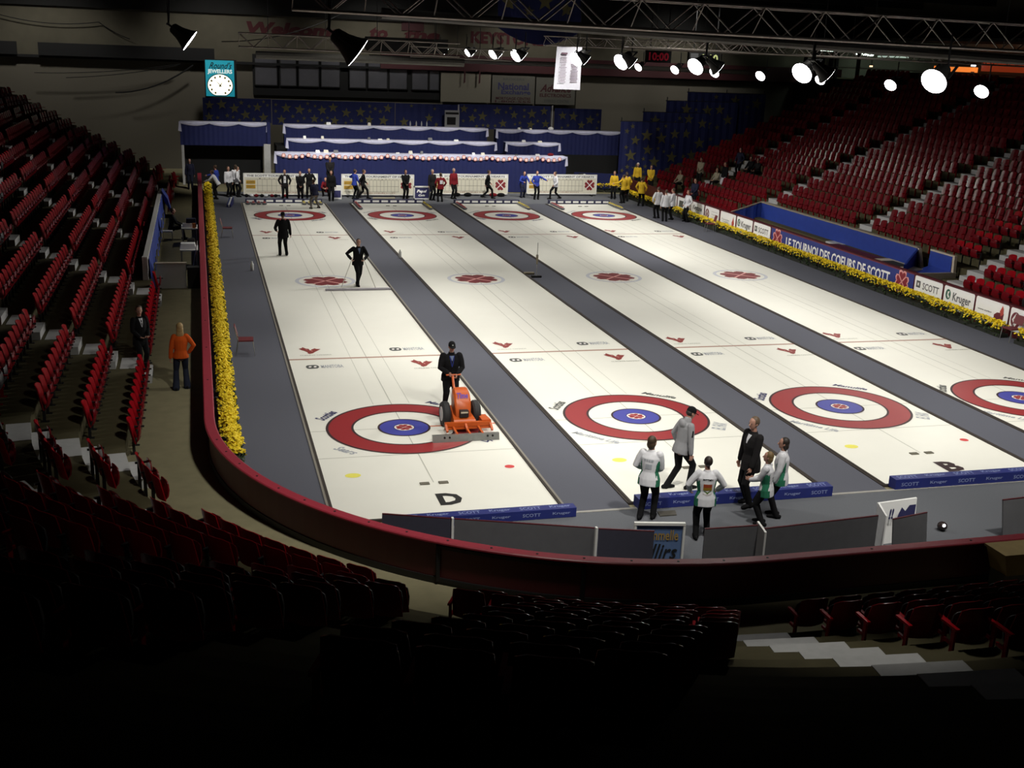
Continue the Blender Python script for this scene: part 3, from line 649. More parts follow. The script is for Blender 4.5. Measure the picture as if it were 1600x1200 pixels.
# carpets
xs = [(LX + .02, SX[0] + SW[0][0] - .11), (SX[0] + SW[0][1] + .11, SX[1] + SW[1][0] - .11), (SX[1] + SW[1][1] + .11, SX[2] + SW[2][0] - .11), (SX[2] + SW[2][1] + .11, SX[3] + SW[3][0] - .11), (SX[3] + SW[3][1] + .11, RX - .02)]
wh = ['along the left flower row', 'between the first and second sheets', 'between the second and third sheets', 'between the third and fourth sheets', 'along the right advertising boards']
def arc(c, r, a0, a1, n=20): return [(c[0] + r * cos(math.radians(a0 + (a1 - a0) * k / n)), c[1] + r * sin(math.radians(a0 + (a1 - a0) * k / n))) for k in range(n + 1)]
def slab(P, z0, z1): return MB().hexa([(x, y, z0) for x, y in P], [(x, y, z1) for x, y in P])
for k, ((a, b), w) in enumerate(zip(xs, wh)):
    if k == 0:      # the left one follows the corner
        P = [(b, Y1), (LX + .02, Y1)] + [(x + .02, y) for x, y in arc(CC, CR_, 180, 218, 10)] + [(b, -7.4 + .35)]
        P = [q for q in P if q[0] <= b]
        mb = slab(P, -.03, .0)
    else: mb = MB().box(a, b, Y0 - .25, Y1, -.03, .0)
    solo('carpet_runner', mb, CARPET, 'slate grey carpet runner ' + w, 'carpet', 'carpet runners', loc=((a + b) / 2, 17, 0), world=True)
P = [q for q in arc(CC, CR_ - .02, 218, 270, 18)] + [(RX, NY + .02), (RX, Y0 - .26), (SX[0] + SW[0][0] - .12, Y0 - .26)]
P = [(max(x, SX[0] + SW[0][0] - .12) if k < 2 else x, y) for k, (x, y) in enumerate(P)]
solo('carpet_end', slab(P, -.03, -.004), CARPET2, 'grey carpet across the near end of the rink, in front of the bumpers', 'carpet', loc=(8, -8, 0), world=True)
solo('carpet_seam', MB().box(SX[0] + SW[0][1] + .12, RX, Y0 - .34, Y0 - .26, -.02, .008), mat('seam_pale', (.30, .29, .27), .8), 'pale tape seam crossing the near carpet below the bumpers', 'tape', loc=(8, Y0 - .3, 0), world=True)
solo('carpet_end', MB().box(LX + .02, RX - .3, Y1 + .02, 44.4, -.03, .0), CARPET2, 'grey carpet across the far end of the rink, under the scoreboards', 'carpet', loc=(8, 42, 0), world=True)

# foam bumpers behind the sheets
def bumper(x0, x1, y0, y1, h, label, n, group):
    t = thing('foam_bumper', label, 'bumper', ((x0 + x1) / 2, y0, 0), 0, group)
    m = MB(); m.box(x0, x1, y0, y1, 0.001, h); part('foam_block', m, BUMP, t)
    m = MB(); w = (x1 - x0) / n
    for k in range(n):
        x = x0 + w * (k + .5)
        put_text(m, 'SCOTT' if k % 2 == 0 else 'Kruger', (x, y0, h * .5), (1, 0, 0), (0, 0, 1), w * .6, h * .36, .004, .02)
        put_text(m, 'SCOTT' if k % 2 == 0 else 'Kruger', (x, (y0 + y1) / 2, h), (1, 0, 0), (0, 1, 0), w * .7, (y1 - y0) * .55, .004, .02)
    part('lettering', m, BUMPT, t)
bumper(-1.25, 2.40, -5.86, -5.62, .19, 'blue foam bumper with pale lettering behind the leftmost sheet, lettered D', 6, 'blue near-end bumpers')
bumper(3.75, 8.10, -5.74, -5.46, .22, 'blue foam bumper behind the second sheet, by the standing group', 7, 'blue near-end bumpers')
bumper(9.66, 13.9, -5.66, -5.40, .23, 'blue foam bumper behind the third sheet, below its letter B', 6, 'blue near-end bumpers')
bumper(15.3, 19.6, -5.70, -5.38, .26, 'blue foam bumper behind the rightmost sheet', 6, 'blue near-end bumpers')
FB = mat('bumper_dark', (.022, .024, .07), .6, noise=.1)
for i in range(4):
    x0, x1 = SX[i] + SW[i][0] + .15, SX[i] + SW[i][1] - .1
    t = thing('foam_bumper', 'dark blue far-end bumper with white panels, behind the ' + SWHICH[i].split(' lettered')[0].rstrip(','), 'bumper', ((x0 + x1) / 2, Y1, 0), 0, 'far-end bumpers')
    part('foam_block', MB().box(x0, x1, Y1 + .03, Y1 + .3, .0, .22), FB, t)
    m = MB(); w = (x1 - x0) / 8
    for k in range(8): m.box(x0 + w * (k + .14), x0 + w * (k + .86), Y1 + .02, Y1 + .03, .07, .18)
    part('white_panels', m, SIGNW, t)

# curling stones lined up at the far ends
def stone_proto():
    t = thing('curling_stone', 'x', 'curling stone')
    prof = [(.04, 0), (.09, .008), (.135, .04), (.142, .06), (.135, .085), (.09, .112), (.03, .116)]
    part('granite_body', MB().lathe(prof, n=16), GRANITE, t, False, 1.)
    h = MB().lathe([(.075, .113), (.07, .124), (.02, .128)], n=14); h.loft([(0, -.05, .125), (0, -.05, .155), (0, .0, .165), (0, .07, .16)], [.016, .016, .015, .013], 8)
    part('handle', h, STONER, t, False, 1.)
    return t
SP = stone_proto(); used = False
YH = STONEY
for i in range(4):
    for side in (0, 1):
        colr = 'red' if side == 0 else 'yellow'
        for k in range(8):
            if i == 0:
                x = (SX[0] + SW[0][0] + .25 + (k % 4) * .30) if side == 0 else (SX[0] + SW[0][1] - .25 - (k % 4) * .30); y = 38.75 + (k // 4) * .31
            else:
                x = SX[i] + (SW[i][0] + .22 if side == 0 else SW[i][1] - .20); y = 37.0 + k * .30
            o = SP if not used else copy_tree(SP); used = True
            o.location = (x, y, 0); o.rotation_euler.z = random.uniform(0, 6)
            hd = [c for c in o.children if c.name.startswith('handle')][0]
            hd.material_slots[0].link = 'OBJECT'; hd.material_slots[0].material = STONER if side == 0 else YH
            if i == 0: lb = f'{colr}-handled stone, {ORD[k % 4]} from the {"left" if side == 0 else "right"} edge, {"front" if k < 4 else "back"} row, leftmost sheet far end'
            else: lb = f'{colr}-handled stone, {ORD[k]} from the front in the {colr} line of the {["", "second", "third", "rightmost"][i]} sheet'
            tag(o, lb, 'curling stone', f'{colr} stones at the far end of the {["leftmost", "second", "third", "rightmost"][i]} sheet')

# ------------------------------------------------------------------ dasher boards
def board_path():
    return [(LX, y) for y in (44.5, 40, 30, 20, 10, 4)] + arc(CC, CR_, 180, 270, 36) + [(8, NY), (12, NY + .02), (18, NY + .05)]
def sweep(path, prof, closed=False):
    """prof: (outward offset, z) section swept along the path, outward = right-hand side seen along it is the ice"""
    mb = MB(); R = []
    for k, (x, y) in enumerate(path):
        a = path[max(k - 1, 0)]; b = path[min(k + 1, len(path) - 1)]
        tx, ty = b[0] - a[0], b[1] - a[1]; L = math.hypot(tx, ty); nx, ny = ty / L, -tx / L      # right of travel
        R.append([(x + nx * o, y + ny * o, z) for o, z in prof])
    return mb.rings(R)
BP = board_path()
t = thing('dasher_board', 'dark red curved rink boards with red top rail along left and near end', 'rink board', (LX, 0, 0))
part('panel', sweep(BP, [(0, 0), (0, 1.03), (.10, 1.03), (.10, 0)]), BOARD, t)
part('cap_rail', sweep(BP, [(-.03, 1.03), (-.03, 1.055), (-.01, 1.07), (.17, 1.07), (.19, 1.055), (.19, 1.03)]), RAIL, t)
part('kick_plate', sweep(BP, [(.10, .28), (.10, .40), (.12, .40), (.12, .28)]), BLACK, t)
pth = arc(CC, CR_ + .08, 190, 270, 16) + [(4.1 + 1.9 * k, NY - .08) for k in range(1, 6)] + [(LX - .08, y) for y in (1, 4, 7, 10)]
bm_ = MB()
for x, y in pth: bm_.lathe([(.022, 1.07), (.022, 1.076), (.008, 1.078)], (x, y, 0), 8)
part('bolt', bm_, BLACK, t)
pp = arc(CC, CR_ + .12, 234, 250, 6)      # the gate in the near boards
g = MB(); a, b = pp[0], pp[-1]
for (x, y), (x2, y2) in zip(pp[:-1], pp[1:]):
    g.bar((x, y, .95), (x2, y2, .95), .02, .06); g.bar((x, y, .36), (x2, y2, .36), .02, .06)
for x, y in (a, b): g.bar((x, y, .34), (x, y, .98), .06, .06)
part('gate_frame', g, SEATM, t)
rb = thing('dasher_board', 'long straight boards carrying the advertising panels on the right side', 'rink board', (RX, 20, 0))
part('panel', MB().box(RX + .0, RX + .10, -4, 44, 0, 1.03), BOARD, rb)
part('cap_rail', MB().box(RX - .03, RX + .16, -4, 44, 1.03, 1.07), BOARD, rb)

# ------------------------------------------------------------------ advertising on the right boards (x = 22, seen from the ice: text runs towards -y)
AX = RX - .012
UX, UZ = (0, -1, 0), (0, 0, 1)
def ad(y0, y1, label, draw, mats):
    t = thing('advertising_panel', label, 'advertising panel', (AX, (y0 + y1) / 2, .2), 0, 'white advertising panels on the right boards')
    b = MB(); w = y1 - y0; r = .05
    P = [(-w / 2 + r, -.40), (w / 2 - r, -.40), (w / 2, -.40 + r), (w / 2, .40 - r), (w / 2 - r, .40), (-w / 2 + r, .40), (-w / 2, .40 - r), (-w / 2, -.40 + r)]
    b.prism(P, (AX, (y0 + y1) / 2, .61), UX, UZ, .01); part('panel', b, SIGNW, t)
    m = MB(); draw(m, Vector((AX - .012, (y0 + y1) / 2, .61)), w); part('print', m, mats, t)
def at2(O, x, z): return O + Vector((0, -x, z))
def d_scott(m, O, w):
    m.mi(0); put_poly(m, [(-.13, -.13), (.13, -.13), (.13, .13), (-.13, .13)], at2(O, -.62, .10), UX, UZ)
    m.mi(2); put_poly(m, [(-.05, -.08), (.0, -.03), (.05, -.08), (.05, .08), (0, .03), (-.05, .08)], at2(O, -.62, .10), UX, UZ, .008)
    m.mi(1); put_text(m, 'SCOTT', at2(O, .16, .08), UX, UZ, 1.02, .27, .004, .02)
    put_text(m, 'A Kruger company', at2(O, .2, -.18), UX, UZ, .85, .06)
def d_kruger(m, O, w):
    m.mi(3); put_poly(m, [(.15 * cos(q), .19 * sin(q)) for q in [PI * k / 12 for k in range(24)]], at2(O, -.62, .10), UX, UZ)
    m.mi(2); put_poly(m, [(.03, -.14), (.10, -.08), (.02, .0), (.08, .13), (-.03, .10), (-.05, -.05)], at2(O, -.62, .10), UX, UZ, .008)
    m.mi(1); put_text(m, 'Kruger', at2(O, .18, .03), UX, UZ, 1.05, .40, .004, .025)
    put_text(m, 'www.kruger.com', at2(O, .1, -.25), UX, UZ, .8, .05)
def d_leaf(m, O, w):
    m.mi(1); put_text(m, 'www.curling', at2(O, -.35, -.02), UX, UZ, .75, .08, .004, .03)
    m.mi(4); put_poly(m, [(-.22, -.26), (.22, -.26), (.26, .10), (.12, .26), (.06, .12), (-.10, .10), (-.24, .0)], at2(O, .40, -.05), UX, UZ)
    m.mi(5); put_poly(m, [(0, -.05), (.12, .05), (.10, .22), (.03, .34), (-.02, .22), (-.08, .12)], at2(O, .52, .0), UX, UZ, .008)
def d_round(m, O, w):
    m.mi(4); put_poly(m, [(.24 * cos(q), .27 * sin(q)) for q in [PI * k / 12 for k in range(24)]], at2(O, -.58, 0), UX, UZ)
    m.mi(2); put_poly(m, [(-.17, 0), (0, -.24), (.17, 0), (0, .24)], at2(O, -.58, 0), UX, UZ, .008)
    m.mi(4); put_poly(m, [(-.09, 0), (0, -.13), (.09, 0), (0, .13)], at2(O, -.58, 0), UX, UZ, .012)
    m.mi(1)
    for z in (.2, .05, -.1, -.22): put_text(m, 'Curling Canada', at2(O, .32, z), UX, UZ, .75, .06)
def d_script(m, O, w):
    m.mi(0); put_text(m, 'Keystone', at2(O, 0, .08), UX, UZ, 1.2, .34, .004, .03, .3); put_text(m, 'Centre', at2(O, .05, -.2), UX, UZ, .8, .12)
def d_half(m, O, w):
    m.mi(0); put_poly(m, [(-.3, -.16), (.3, -.16), (.34, .2), (-.26, .2)], at2(O, -.35, .02), UX, UZ); m.mi(1); put_text(m, 'TSN', at2(O, .4, 0), UX, UZ, .6, .3)
def d_flag(m, O, w):
    m.mi(1); put_text(m, 'Canadian', at2(O, -.25, .02), UX, UZ, .9, .08); put_text(m, 'Curling', at2(O, -.25, -.1), UX, UZ, .7, .07)
    m.mi(5); put_poly(m, [(-.06, -.3), (.06, -.24), (.16, -.05), (.10, .12), (.06, .32), (-.04, .10), (-.12, -.02)], at2(O, .6, .0), UX, UZ)
def d_yel(m, O, w):
    m.mi(6); put_poly(m, [(-.3, -.3), (.3, -.3), (.3, .1), (-.3, .1)], at2(O, .2, 0), UX, UZ); m.mi(0); put_poly(m, [(.14 * cos(q), .14 * sin(q)) for q in [PI * k / 8 for k in range(16)]], at2(O, .2, .05), UX, UZ, .008)
AM = [LOGODARK, mat('ad_grey', (.13, .13, .14), .6), WHITE, mat('ad_green', (.02, .10, .06), .6), mat('ad_maroon', (.13, .015, .025), .6), mat('ad_leaf_red', (.42, .06, .045), .6), mat('ad_amber', (.42, .20, .03), .6)]
ad(10.42, 12.15, 'white panel reading SCOTT, right of the long blue banner', d_scott, AM)
ad(8.55, 10.30, 'white panel reading Kruger beside a green oval, nearer the camera', d_kruger, AM)
ad(6.70, 8.45, 'white panel with a dark red figure and leaf, behind the right chair', d_leaf, AM)
ad(4.85, 6.60, 'white panel with a maroon roundel at the right picture edge', d_round, AM)
ad(24.05, 25.80, 'white panel reading SCOTT, left of the long blue banner', d_scott, AM)
ad(25.95, 27.70, 'white panel reading Kruger, below the draped end of the blue tarp', d_kruger, AM)
ad(27.85, 29.65, 'white panel with small words and a red leaf, beside the far chair', d_flag, AM)
ad(29.85, 31.60, 'white panel with a round emblem and lines of print, farther down the right boards', d_round, AM)
ad(31.75, 33.50, 'white panel with dark script lettering, beside the lone curler in white', d_script, AM)
ad(33.65, 35.40, 'white panel with a dark block, behind the curlers in white jackets', d_half, AM)
ad(35.55, 37.30, 'white panel with an amber mark, farthest down the right boards', d_yel, AM)
t = thing('sponsor_banner', 'long blue banner lettered LE TOURNOI DES COEURS DE SCOTT with two heart emblems', 'banner', (AX, 18, .2))
yb0, yb1 = 12.25, 23.95
part('cloth', MB().box(AX, AX + .01, yb0, yb1, .16, 1.01), mat('banner_blue', (.022, .035, .20), .6, noise=.1, scale=3), t)
part('red_edge', MB().box(AX - .004, AX + .01, yb0, yb1, 1.0, 1.02), mat('edge_red', (.25, .03, .05), .6), t)
m = MB(); put_text(m, 'LE TOURNOI DES COEURS DE SCOTT', (AX, 18.15, .56), UX, UZ, 8.6, .46, .006, .025); part('lettering', m, SIGNW, t)
for y in (23.3, 13.0):
    m = MB(); m.mi(0); O = Vector((AX, y, .58)); PP = [(x * 1.14, z + .02) for x, z in heart(.42)]
    for k in range(4): m.mi(0); put_poly(m, rot2([(x * 1.12, z * 1.08) for x, z in heart(.43)], k * PI / 2), O, UX, UZ, .005)
    clover(m, O, UX, UZ, .39, .009, 1, 0, .07)
    part('heart_emblem', m, [PINK, mat('heart_red', (.22, .015, .03), .6)], t)

# ------------------------------------------------------------------ flower rows
def planter_meshes(L, w, dens, seed):
    rnd = random.Random(seed)
    tr = MB().box(-w * .42, w * .42, -L / 2, L / 2, 0, .12).mesh('trough', BROWNBOX)
    lf = MB()
    for k in range(int(L * dens * 1.1)):
        x, y, z = rnd.uniform(-w / 2, w / 2) * 1.12, rnd.uniform(-L / 2, L / 2), rnd.uniform(.04, .40)
        a, b, s = rnd.uniform(0, 6.3), rnd.uniform(-.9, 1.0), rnd.uniform(.07, .14)
        d = Vector((cos(a) * cos(b), sin(a) * cos(b), sin(b))); q = Vector((-sin(a), cos(a), 0)) * s * .28; p = Vector((x, y, z))
        lf.poly([p - d * s * .6, p + q, p + d * s * .7, p - q])
    lf = lf.mesh('foliage', FOL)
    bl = MB()
    for k in range(int(L * dens)):
        x, y = rnd.gauss(0, w * .30), rnd.uniform(-L / 2, L / 2); x = max(-w * .58, min(w * .58, x))
        z = .36 + .12 * (1 - (2 * x / w) ** 2) + rnd.uniform(-.05, .05); s = rnd.uniform(.030, .055)
        tilt = Euler((rnd.uniform(-.8, .8), rnd.uniform(-.8, .8), rnd.uniform(0, 6))).to_matrix(); p = Vector((x, y, z))
        ring = [p + tilt @ Vector((s * cos(2 * PI * q / 6), s * sin(2 * PI * q / 6), .014 if q % 2 else -.006)) for q in range(6)]
        b = len(bl.v); bl.v += [tuple(v) for v in ring] + [tuple(p + tilt @ Vector((0, 0, .03)))]
        for q in range(6): bl.face([b + q, b + (q + 1) % 6, b + 6])
        bl.face([b + q for q in reversed(range(6))])
    return tr, lf, bl.mesh('blossoms', BLOS)
PM = {}
def planter(x, y, L, w, dens, label, group):
    k = (round(L, 2), w, dens, len(PM) % 3)
    if k not in PM: PM[k] = planter_meshes(L, w, dens, len(PM))
    t = thing('flower_planter', label, 'flower planter', (x, y, 0), 0, group)
    for nm, me in zip(('trough', 'foliage', 'blossoms'), PM[k]):
        o = part(nm, me, None, t)
        if nm != 'trough': o['kind'] = 'stuff'
y = -1.1; k = 0
while y < 43:
    L = 3.25; planter(LX + .36, y + L / 2, L, .36, 170 if y < 14 else 110, f'yellow flower planter along the left boards, {ORD[k]} from the near end', 'yellow flower planters along the left boards'); y += L + .05; k += 1
planter(-3.98, -1.75, 1.25, .34, 170, 'short yellow flower planter where the left boards begin to curve', 'yellow flower planters along the left boards')
y = 2.6; k = 0
while y < 42:
    L = 3.0 if k != 1 else 3.0
    planter(RX - .36, y + L / 2, L, .42, 150 if y < 22 else 100, f'yellow flower planter along the right boards, {ORD[k]} from the near end', 'yellow flower planters along the right boards'); y += L + (.75 if k == 0 else .05); k += 1

# ------------------------------------------------------------------ small red chairs by the boards
def chair(loc, rz, label, folded=False):
    t = thing('stacking_chair', label, 'chair', loc, math.radians(rz), 'red chairs at the edge of the carpets')
    part('seat', MB().box(-.22, .22, -.20, .22, .42, .46), mat('chair_red', (.13, .015, .02), .6), t, False)
    part('backrest', MB().hexa([(-.21, -.24, .56), (.21, -.24, .56), (.21, -.21, .56), (-.21, -.21, .56)], [(-.21, -.32, .86), (.21, -.32, .86), (.21, -.29, .86), (-.21, -.29, .86)]), mat('chair_red', (0, 0, 0)), t, False)
    for sx in (-1, 1):
        part('leg', MB().loft([(sx * .21, .20, .43), (sx * .22, .25, .0)], [.012, .012], 6, capr=False), METAL, t, False)
        part('leg', MB().loft([(sx * .21, -.30, .86), (sx * .21, -.20, .43), (sx * .22, -.27, .0)], [.012, .012, .012], 6, capr=False), METAL, t, False)
chair((-3.38, 7.2, 0), -92, 'small red chair against the left flower row, nearer to the camera')
chair((-3.35, 27.8, 0), -92, 'small red chair against the left flower row, far down')
chair((21.08, 28.9, 0), 80, 'small dark red chair against the right flower row, far down')
chair((21.55, 5.9, 0), 95, 'small red chair filling a gap in the right flower row')

# ------------------------------------------------------------------ the orange ice machine
t = thing('ice_scraper', 'orange two-wheeled ice scraping machine with a wide grey front blade', 'ice machine', (1.38, -.3, 0))
W = lambda x, y, z: (1.36 + x, y, z)
b = MB()
b.hexa([W(-.30, -.62, .14), W(.30, -.62, .14), W(.22, .30, .16), W(-.22, .30, .16)], [W(-.26, -.50, .30), W(.26, -.50, .30), W(.20, .28, .42), W(-.20, .28, .42)])
part('chassis', b, ORANGE, t)
b = MB(); R = []
for y, z0, z1, w in ((-.36, .30, .42, .17), (-.30, .30, .60, .19), (-.22, .30, .74, .20), (-.10, .30, .86, .20), (.04, .32, .92, .19), (.18, .34, .90, .18), (.28, .36, .80, .16)):
    R.append([W(-w, y, z0), W(w, y, z0), W(w, y, z1 - .06), W(w * .8, y, z1), W(-w * .8, y, z1), W(-w, y, z1 - .06)])
b.rings(R); hood = part('hood', b, ORANGE, t, True, .6)
m = MB(); put_text(m, 'Time', W(0, -.180, .795), (1, 0, 0), (0, .62, .78), .27, .15, .006, .04, .2)
part('lettering', m, mat('purple_ink', (.12, .04, .30), .6), hood)
b = MB(); b.box(1.36 - .105, 1.36 + .105, -.46, -.30, .34, .50); part('engine_box', b, BLACK, t)
part('plate', MB().box(1.36 - .085, 1.36 + .085, -.468, -.459, .44, .48), mat('plate_cream', (.5, .47, .36), .6), t)
for sx in (-1, 1):
    Mx = Matrix.Rotation(PI / 2, 3, 'Y'); c = W(sx * .37, .02, .30)
    w_ = part('wheel', MB().lathe([(.17, -.085), (.27, -.09), (.30, -.05), (.30, .05), (.27, .09), (.17, .085)], c, 22, Mx), RUBBER, t, True, .6)
    part('rim', MB().lathe([(.175, -.095 if sx < 0 else .07), (.18, -.07 if sx < 0 else .095), (.02, -.08 if sx < 0 else .085)], c, 18, Mx), WHITE, w_, True, .8)
b = MB(); b.bar(W(-.50, -.58, .22), W(.62, -.58, .22), .08, .10); b.bar(W(-.50, -.60, .13), W(.62, -.60, .13), .05, .05)
for x in (-.48, .0, .6): b.bar(W(x, -.58, .24), W(x, -.82, .12), .05, .05)
b.hexa([W(.40, -.58, .18), W(.64, -.58, .18), W(.60, -.10, .18), (W(.40, -.10, .18))], [W(.40, -.58, .30), W(.62, -.58, .30), W(.58, -.16, .30), W(.40, -.16, .30)])
part('blade_carrier', b, ORANGE, t)
b = MB(); b.hexa([W(-.90, -1.20, .005), W(.68, -1.20, .005), W(.68, -1.14, .005), W(-.90, -1.14, .005)], [W(-.90, -1.16, .16), W(.68, -1.16, .16), W(.68, -1.08, .16), W(-.90, -1.08, .16)])
bl = part('blade', b, METAL, t)
b = MB()
for x in (-.62, -.50, .40, .52): b.loft([W(x, -1.165, .11), W(x, -1.19, .105)], [.025, .025], 8, capr=False)
part('bolt', b, BLACK, bl)
b = MB()
for x in (-.3, .0, .3): b.bar(W(x, -1.12, .14), W(x, -.60, .16), .045, .045)
part('push_arm', b, ORANGE, t)
b = MB(); b.loft([W(-.02, .20, .55), W(-.05, .55, .80), W(-.03, .80, 1.00)], [.035, .032, .03], 8); b.loft([W(-.17, .84, 1.02), W(.17, .84, 1.02)], [.02, .02], 8)
hc = part('handle_column', b, ORANGE, t)
part('control_lever', MB().loft([W(-.16, .15, .50), W(-.17, .42, .80)], [.018, .014], 7), WHITE, hc)

# the wide mop
t = thing('ice_mop', 'wide flat ice mop with two long pale handles', 'ice mop', (1.02, 15.8, 0))
b = MB(); b.box(-.18, 2.22, 15.72, 15.86, .005, .07); part('mop_head', b, mat('mop_lilac', (.34, .32, .36), .9), t)
hands = [SQ['root'].matrix_basis @ w for w in (0,)] if False else None
Mw = Matrix.Translation((1.12, 16.66, 0)) @ Matrix.Rotation(math.radians(190), 4, 'Z') @ Matrix.Scale(1.77 / 1.70, 4)
for (hx, hy, hz), bx in (((-.14, .35, .94), 1.66), ((.34, .32, .98), .38)):
    p = Mw @ Vector((hx, hy, hz)); q = Vector((bx, 15.80, .07)); part('handle', MB().loft([q, p + (p - q).normalized() * .14], [.014, .014], 7), mat('mop_pole', (.50, .48, .42), .6), t)
# brooms and mops left lying on the second carpet
t = thing('push_broom', 'long-handled broom standing on the carpet between second and third sheets', 'broom', (8.42, 17.7, 0))
part('broom_head', MB().box(8.22, 8.62, 17.62, 17.78, .0, .07), BLACK, t); part('handle', MB().loft([(8.42, 17.7, .06), (8.50, 17.95, 1.35)], [.013, .013], 7), METAL, t)
part('cloth', MB().loft([(8.44, 17.76, .55), (8.48, 17.9, .85)], [.035, .05], 8), mat('rag_tan', (.25, .21, .14), .9), t)
solo('scrub_pad', MB().box(-.20, .20, -.1, .1, 0, .08), mat('rag_tan', (0, 0, 0)), 'small tan scrub pad lying beside the standing broom', 'pad', loc=(8.30, 18.35, .0))
for (x, y, lb) in ((3.66, 22.2, 'white water bottle standing at the carpet edge by the second sheet'), (-2.62, 19.8, 'white water bottle at the left edge of the leftmost sheet')):
    solo('water_bottle', MB().lathe([(.06, 0), (.065, .03), (.065, .26), (.03, .32), (.028, .37)], n=12), WHITE, lb, 'bottle', loc=(x, y, 0), smooth=1.)

# ------------------------------------------------------------------ low panels inside the near boards
def low_panel(a, b, h, label, lean=.0, mt=GREYP, edge=True):
    (x0, y0), (x1, y1) = a, b; d = Vector((x1 - x0, y1 - y0, 0)).normalized(); n = Vector((d.y, -d.x, 0))
    t = thing('low_panel', label, 'panel', ((x0 + x1) / 2, (y0 + y1) / 2, 0), 0, 'low grey panels inside the near boards')
    P = [Vector((x0, y0, 0)), Vector((x1, y1, 0))]; q = -n * .03; up = Vector((0, 0, h)) - n * lean
    part('sheet', MB().hexa([P[0], P[1], P[1] + q, P[0] + q], [P[0] + up, P[1] + up, P[1] + up + q, P[0] + up + q]), mt, t)
    if edge: part('top_edge', MB().hexa([P[0] + up, P[1] + up, P[1] + up + q, P[0] + up + q], [p + Vector((0, 0, .018)) for p in (P[0] + up, P[1] + up, P[1] + up + q, P[0] + up + q)]), BOARD, t)
    return t
NVG = mat('panel_navy_grey', (.05, .05, .075), .6, noise=.1)
low_panel((-1.58, -6.80), (-.42, -7.22), .73, 'dark navy panel, leftmost inside the curve of the near boards', mt=NVG)
low_panel((-.36, -7.24), (1.98, -8.06), .73, 'long grey panel between two white posts behind the leftmost bumper')
low_panel((2.04, -8.10), (2.98, -8.38), .73, 'dark grey panel left of the framed blue sign', mt=NVG)
low_panel((3.92, -8.44), (4.94, -8.46), .73, 'grey panel with red top edge right of the blue sign')
low_panel((4.98, -8.62), (7.40, -8.44), .73, 'long grey panel in two lengths, right of the white divider', mt=GREYP)
low_panel((7.62, -8.72), (8.46, -8.54), .72, 'leaning grey panel beside the white and navy carton', lean=.10)
low_panel((10.34, -8.30), (12.0, -8.16), .72, 'leaning grey panel at the right picture edge', lean=.15)
for (x, y), lb in (((-.39, -7.22), 'thin white post at the left end of the long grey panel'), ((2.01, -8.07), 'thin white post at the right end of the long grey panel')):
    solo('white_post', MB().box(-.02, .02, -.035, .035, 0, .76), WHITE, lb, 'post', 'white posts of the low panels', loc=(x, y, 0))
solo('white_divider', MB().hexa([(-.02, -.16, 0), (.02, -.16, 0), (.02, .16, 0), (-.02, .16, 0)], [(-.02, -.16, .72), (.02, -.16, .72), (.02, .16, .80), (-.02, .16, .80)]), WHITE, 'white upright divider board between two grey panels, below the curlers', 'divider', loc=(4.96, -8.56, 0))
t = thing('display_carton', 'white carton with navy print and open flap behind the leaning panel', 'carton', (8.1, -8.2, 0))
part('back_board', MB().hexa([(7.62, -8.16, 0), (8.52, -8.04, 0), (8.52, -8.00, 0), (7.62, -8.12, 0)], [(7.68, -7.98, .78), (8.60, -7.86, .78), (8.60, -7.82, .78), (7.68, -7.94, .78)]), SIGNW, t)
part('side_board', MB().hexa([(7.44, -8.60, 0), (7.47, -8.60, 0), (7.66, -8.12, 0), (7.62, -8.12, 0)], [(7.50, -8.52, .76), (7.53, -8.52, .76), (7.70, -7.98, .80), (7.66, -7.98, .80)]), SIGNW, t)
m = MB(); put_poly(m, [(-.1, -.1), (.32, -.1), (.36, .12), (.2, .12), (.1, .02), (.02, .1), (-.05, 0)], (8.15, -8.02, .58), (.99, .13, 0), (0, .2, .98), .03); put_text(m, '!!', (7.92, -8.05, .58), (.99, .13, 0), (0, .2, .98), .14, .2, .03, .05, .3)
part('print', m, NAVY, t)
t = thing('framed_sign', 'blue sign with white frame, gold and black lettering, standing by the near boards', 'sign', (3.2, -8.1, 0))
sg = lambda x, z, d=0: (2.74 + x, -8.0 - .2 * x - .02 - d, z)
part('board', MB().hexa([sg(.06, .02), sg(.86, .02), sg(.86, .02, -.03), sg(.06, .02, -.03)], [sg(.06, .74), sg(.86, .74), sg(.86, .74, -.03), sg(.06, .74, -.03)]), mat('sign_sky', (.10, .17, .34), .6), t)
b = MB(); b.bar(sg(0, .755), sg(.90, .755), .06, .05); b.bar(sg(.885, 0), sg(.885, .76), .05, .04); b.bar(sg(.02, 0), sg(.02, .76), .05, .04); part('frame', b, WHITE, t)
ux = Vector((1, -.2, 0)).normalized()
m = MB(); put_text(m, 'mmelle', sg(.55, .54), ux, UZ, .50, .20, .012, .02); part('lettering', m, mat('gold_ink', (.34, .22, .06), .6), t, label='gold lettering')
m = MB(); put_text(m, 'dlirs', sg(.52, .22), ux, UZ, .56, .30, .012, .01, .3); part('lettering', m, BLACK, t, label='black lettering')
solo('sheet_plate', MB().hexa([(-.2, -.12, 0), (.16, -.12, 0), (.22, .10, 0), (-.16, .10, 0)], [(-.2, -.12, .02), (.16, -.12, .02), (.22, .10, .02), (-.16, .10, .02)]), mat('plate_brown', (.06, .055, .045), .7), 'flat dark plate lying on the carpet in front of the second bumper', 'plate', loc=(4.25, -6.02, -.003))
t = thing('glint_ball', 'small glossy ball with a bright painted glint on the near carpet', 'ball', (9.35, -7.75, 0)); part('ball', MB().ell((9.35, -7.75, .09), (.10, .10, .09), 14, 9), mat('ball_dark', (.03, .02, .02), .2), t, True, 3); part('glint_disc', MB().ell((9.33, -7.83, .13), (.035, .02, .035), 10, 7), GLOWW, t)  # the ball's highlight is a glowing white disc set on it
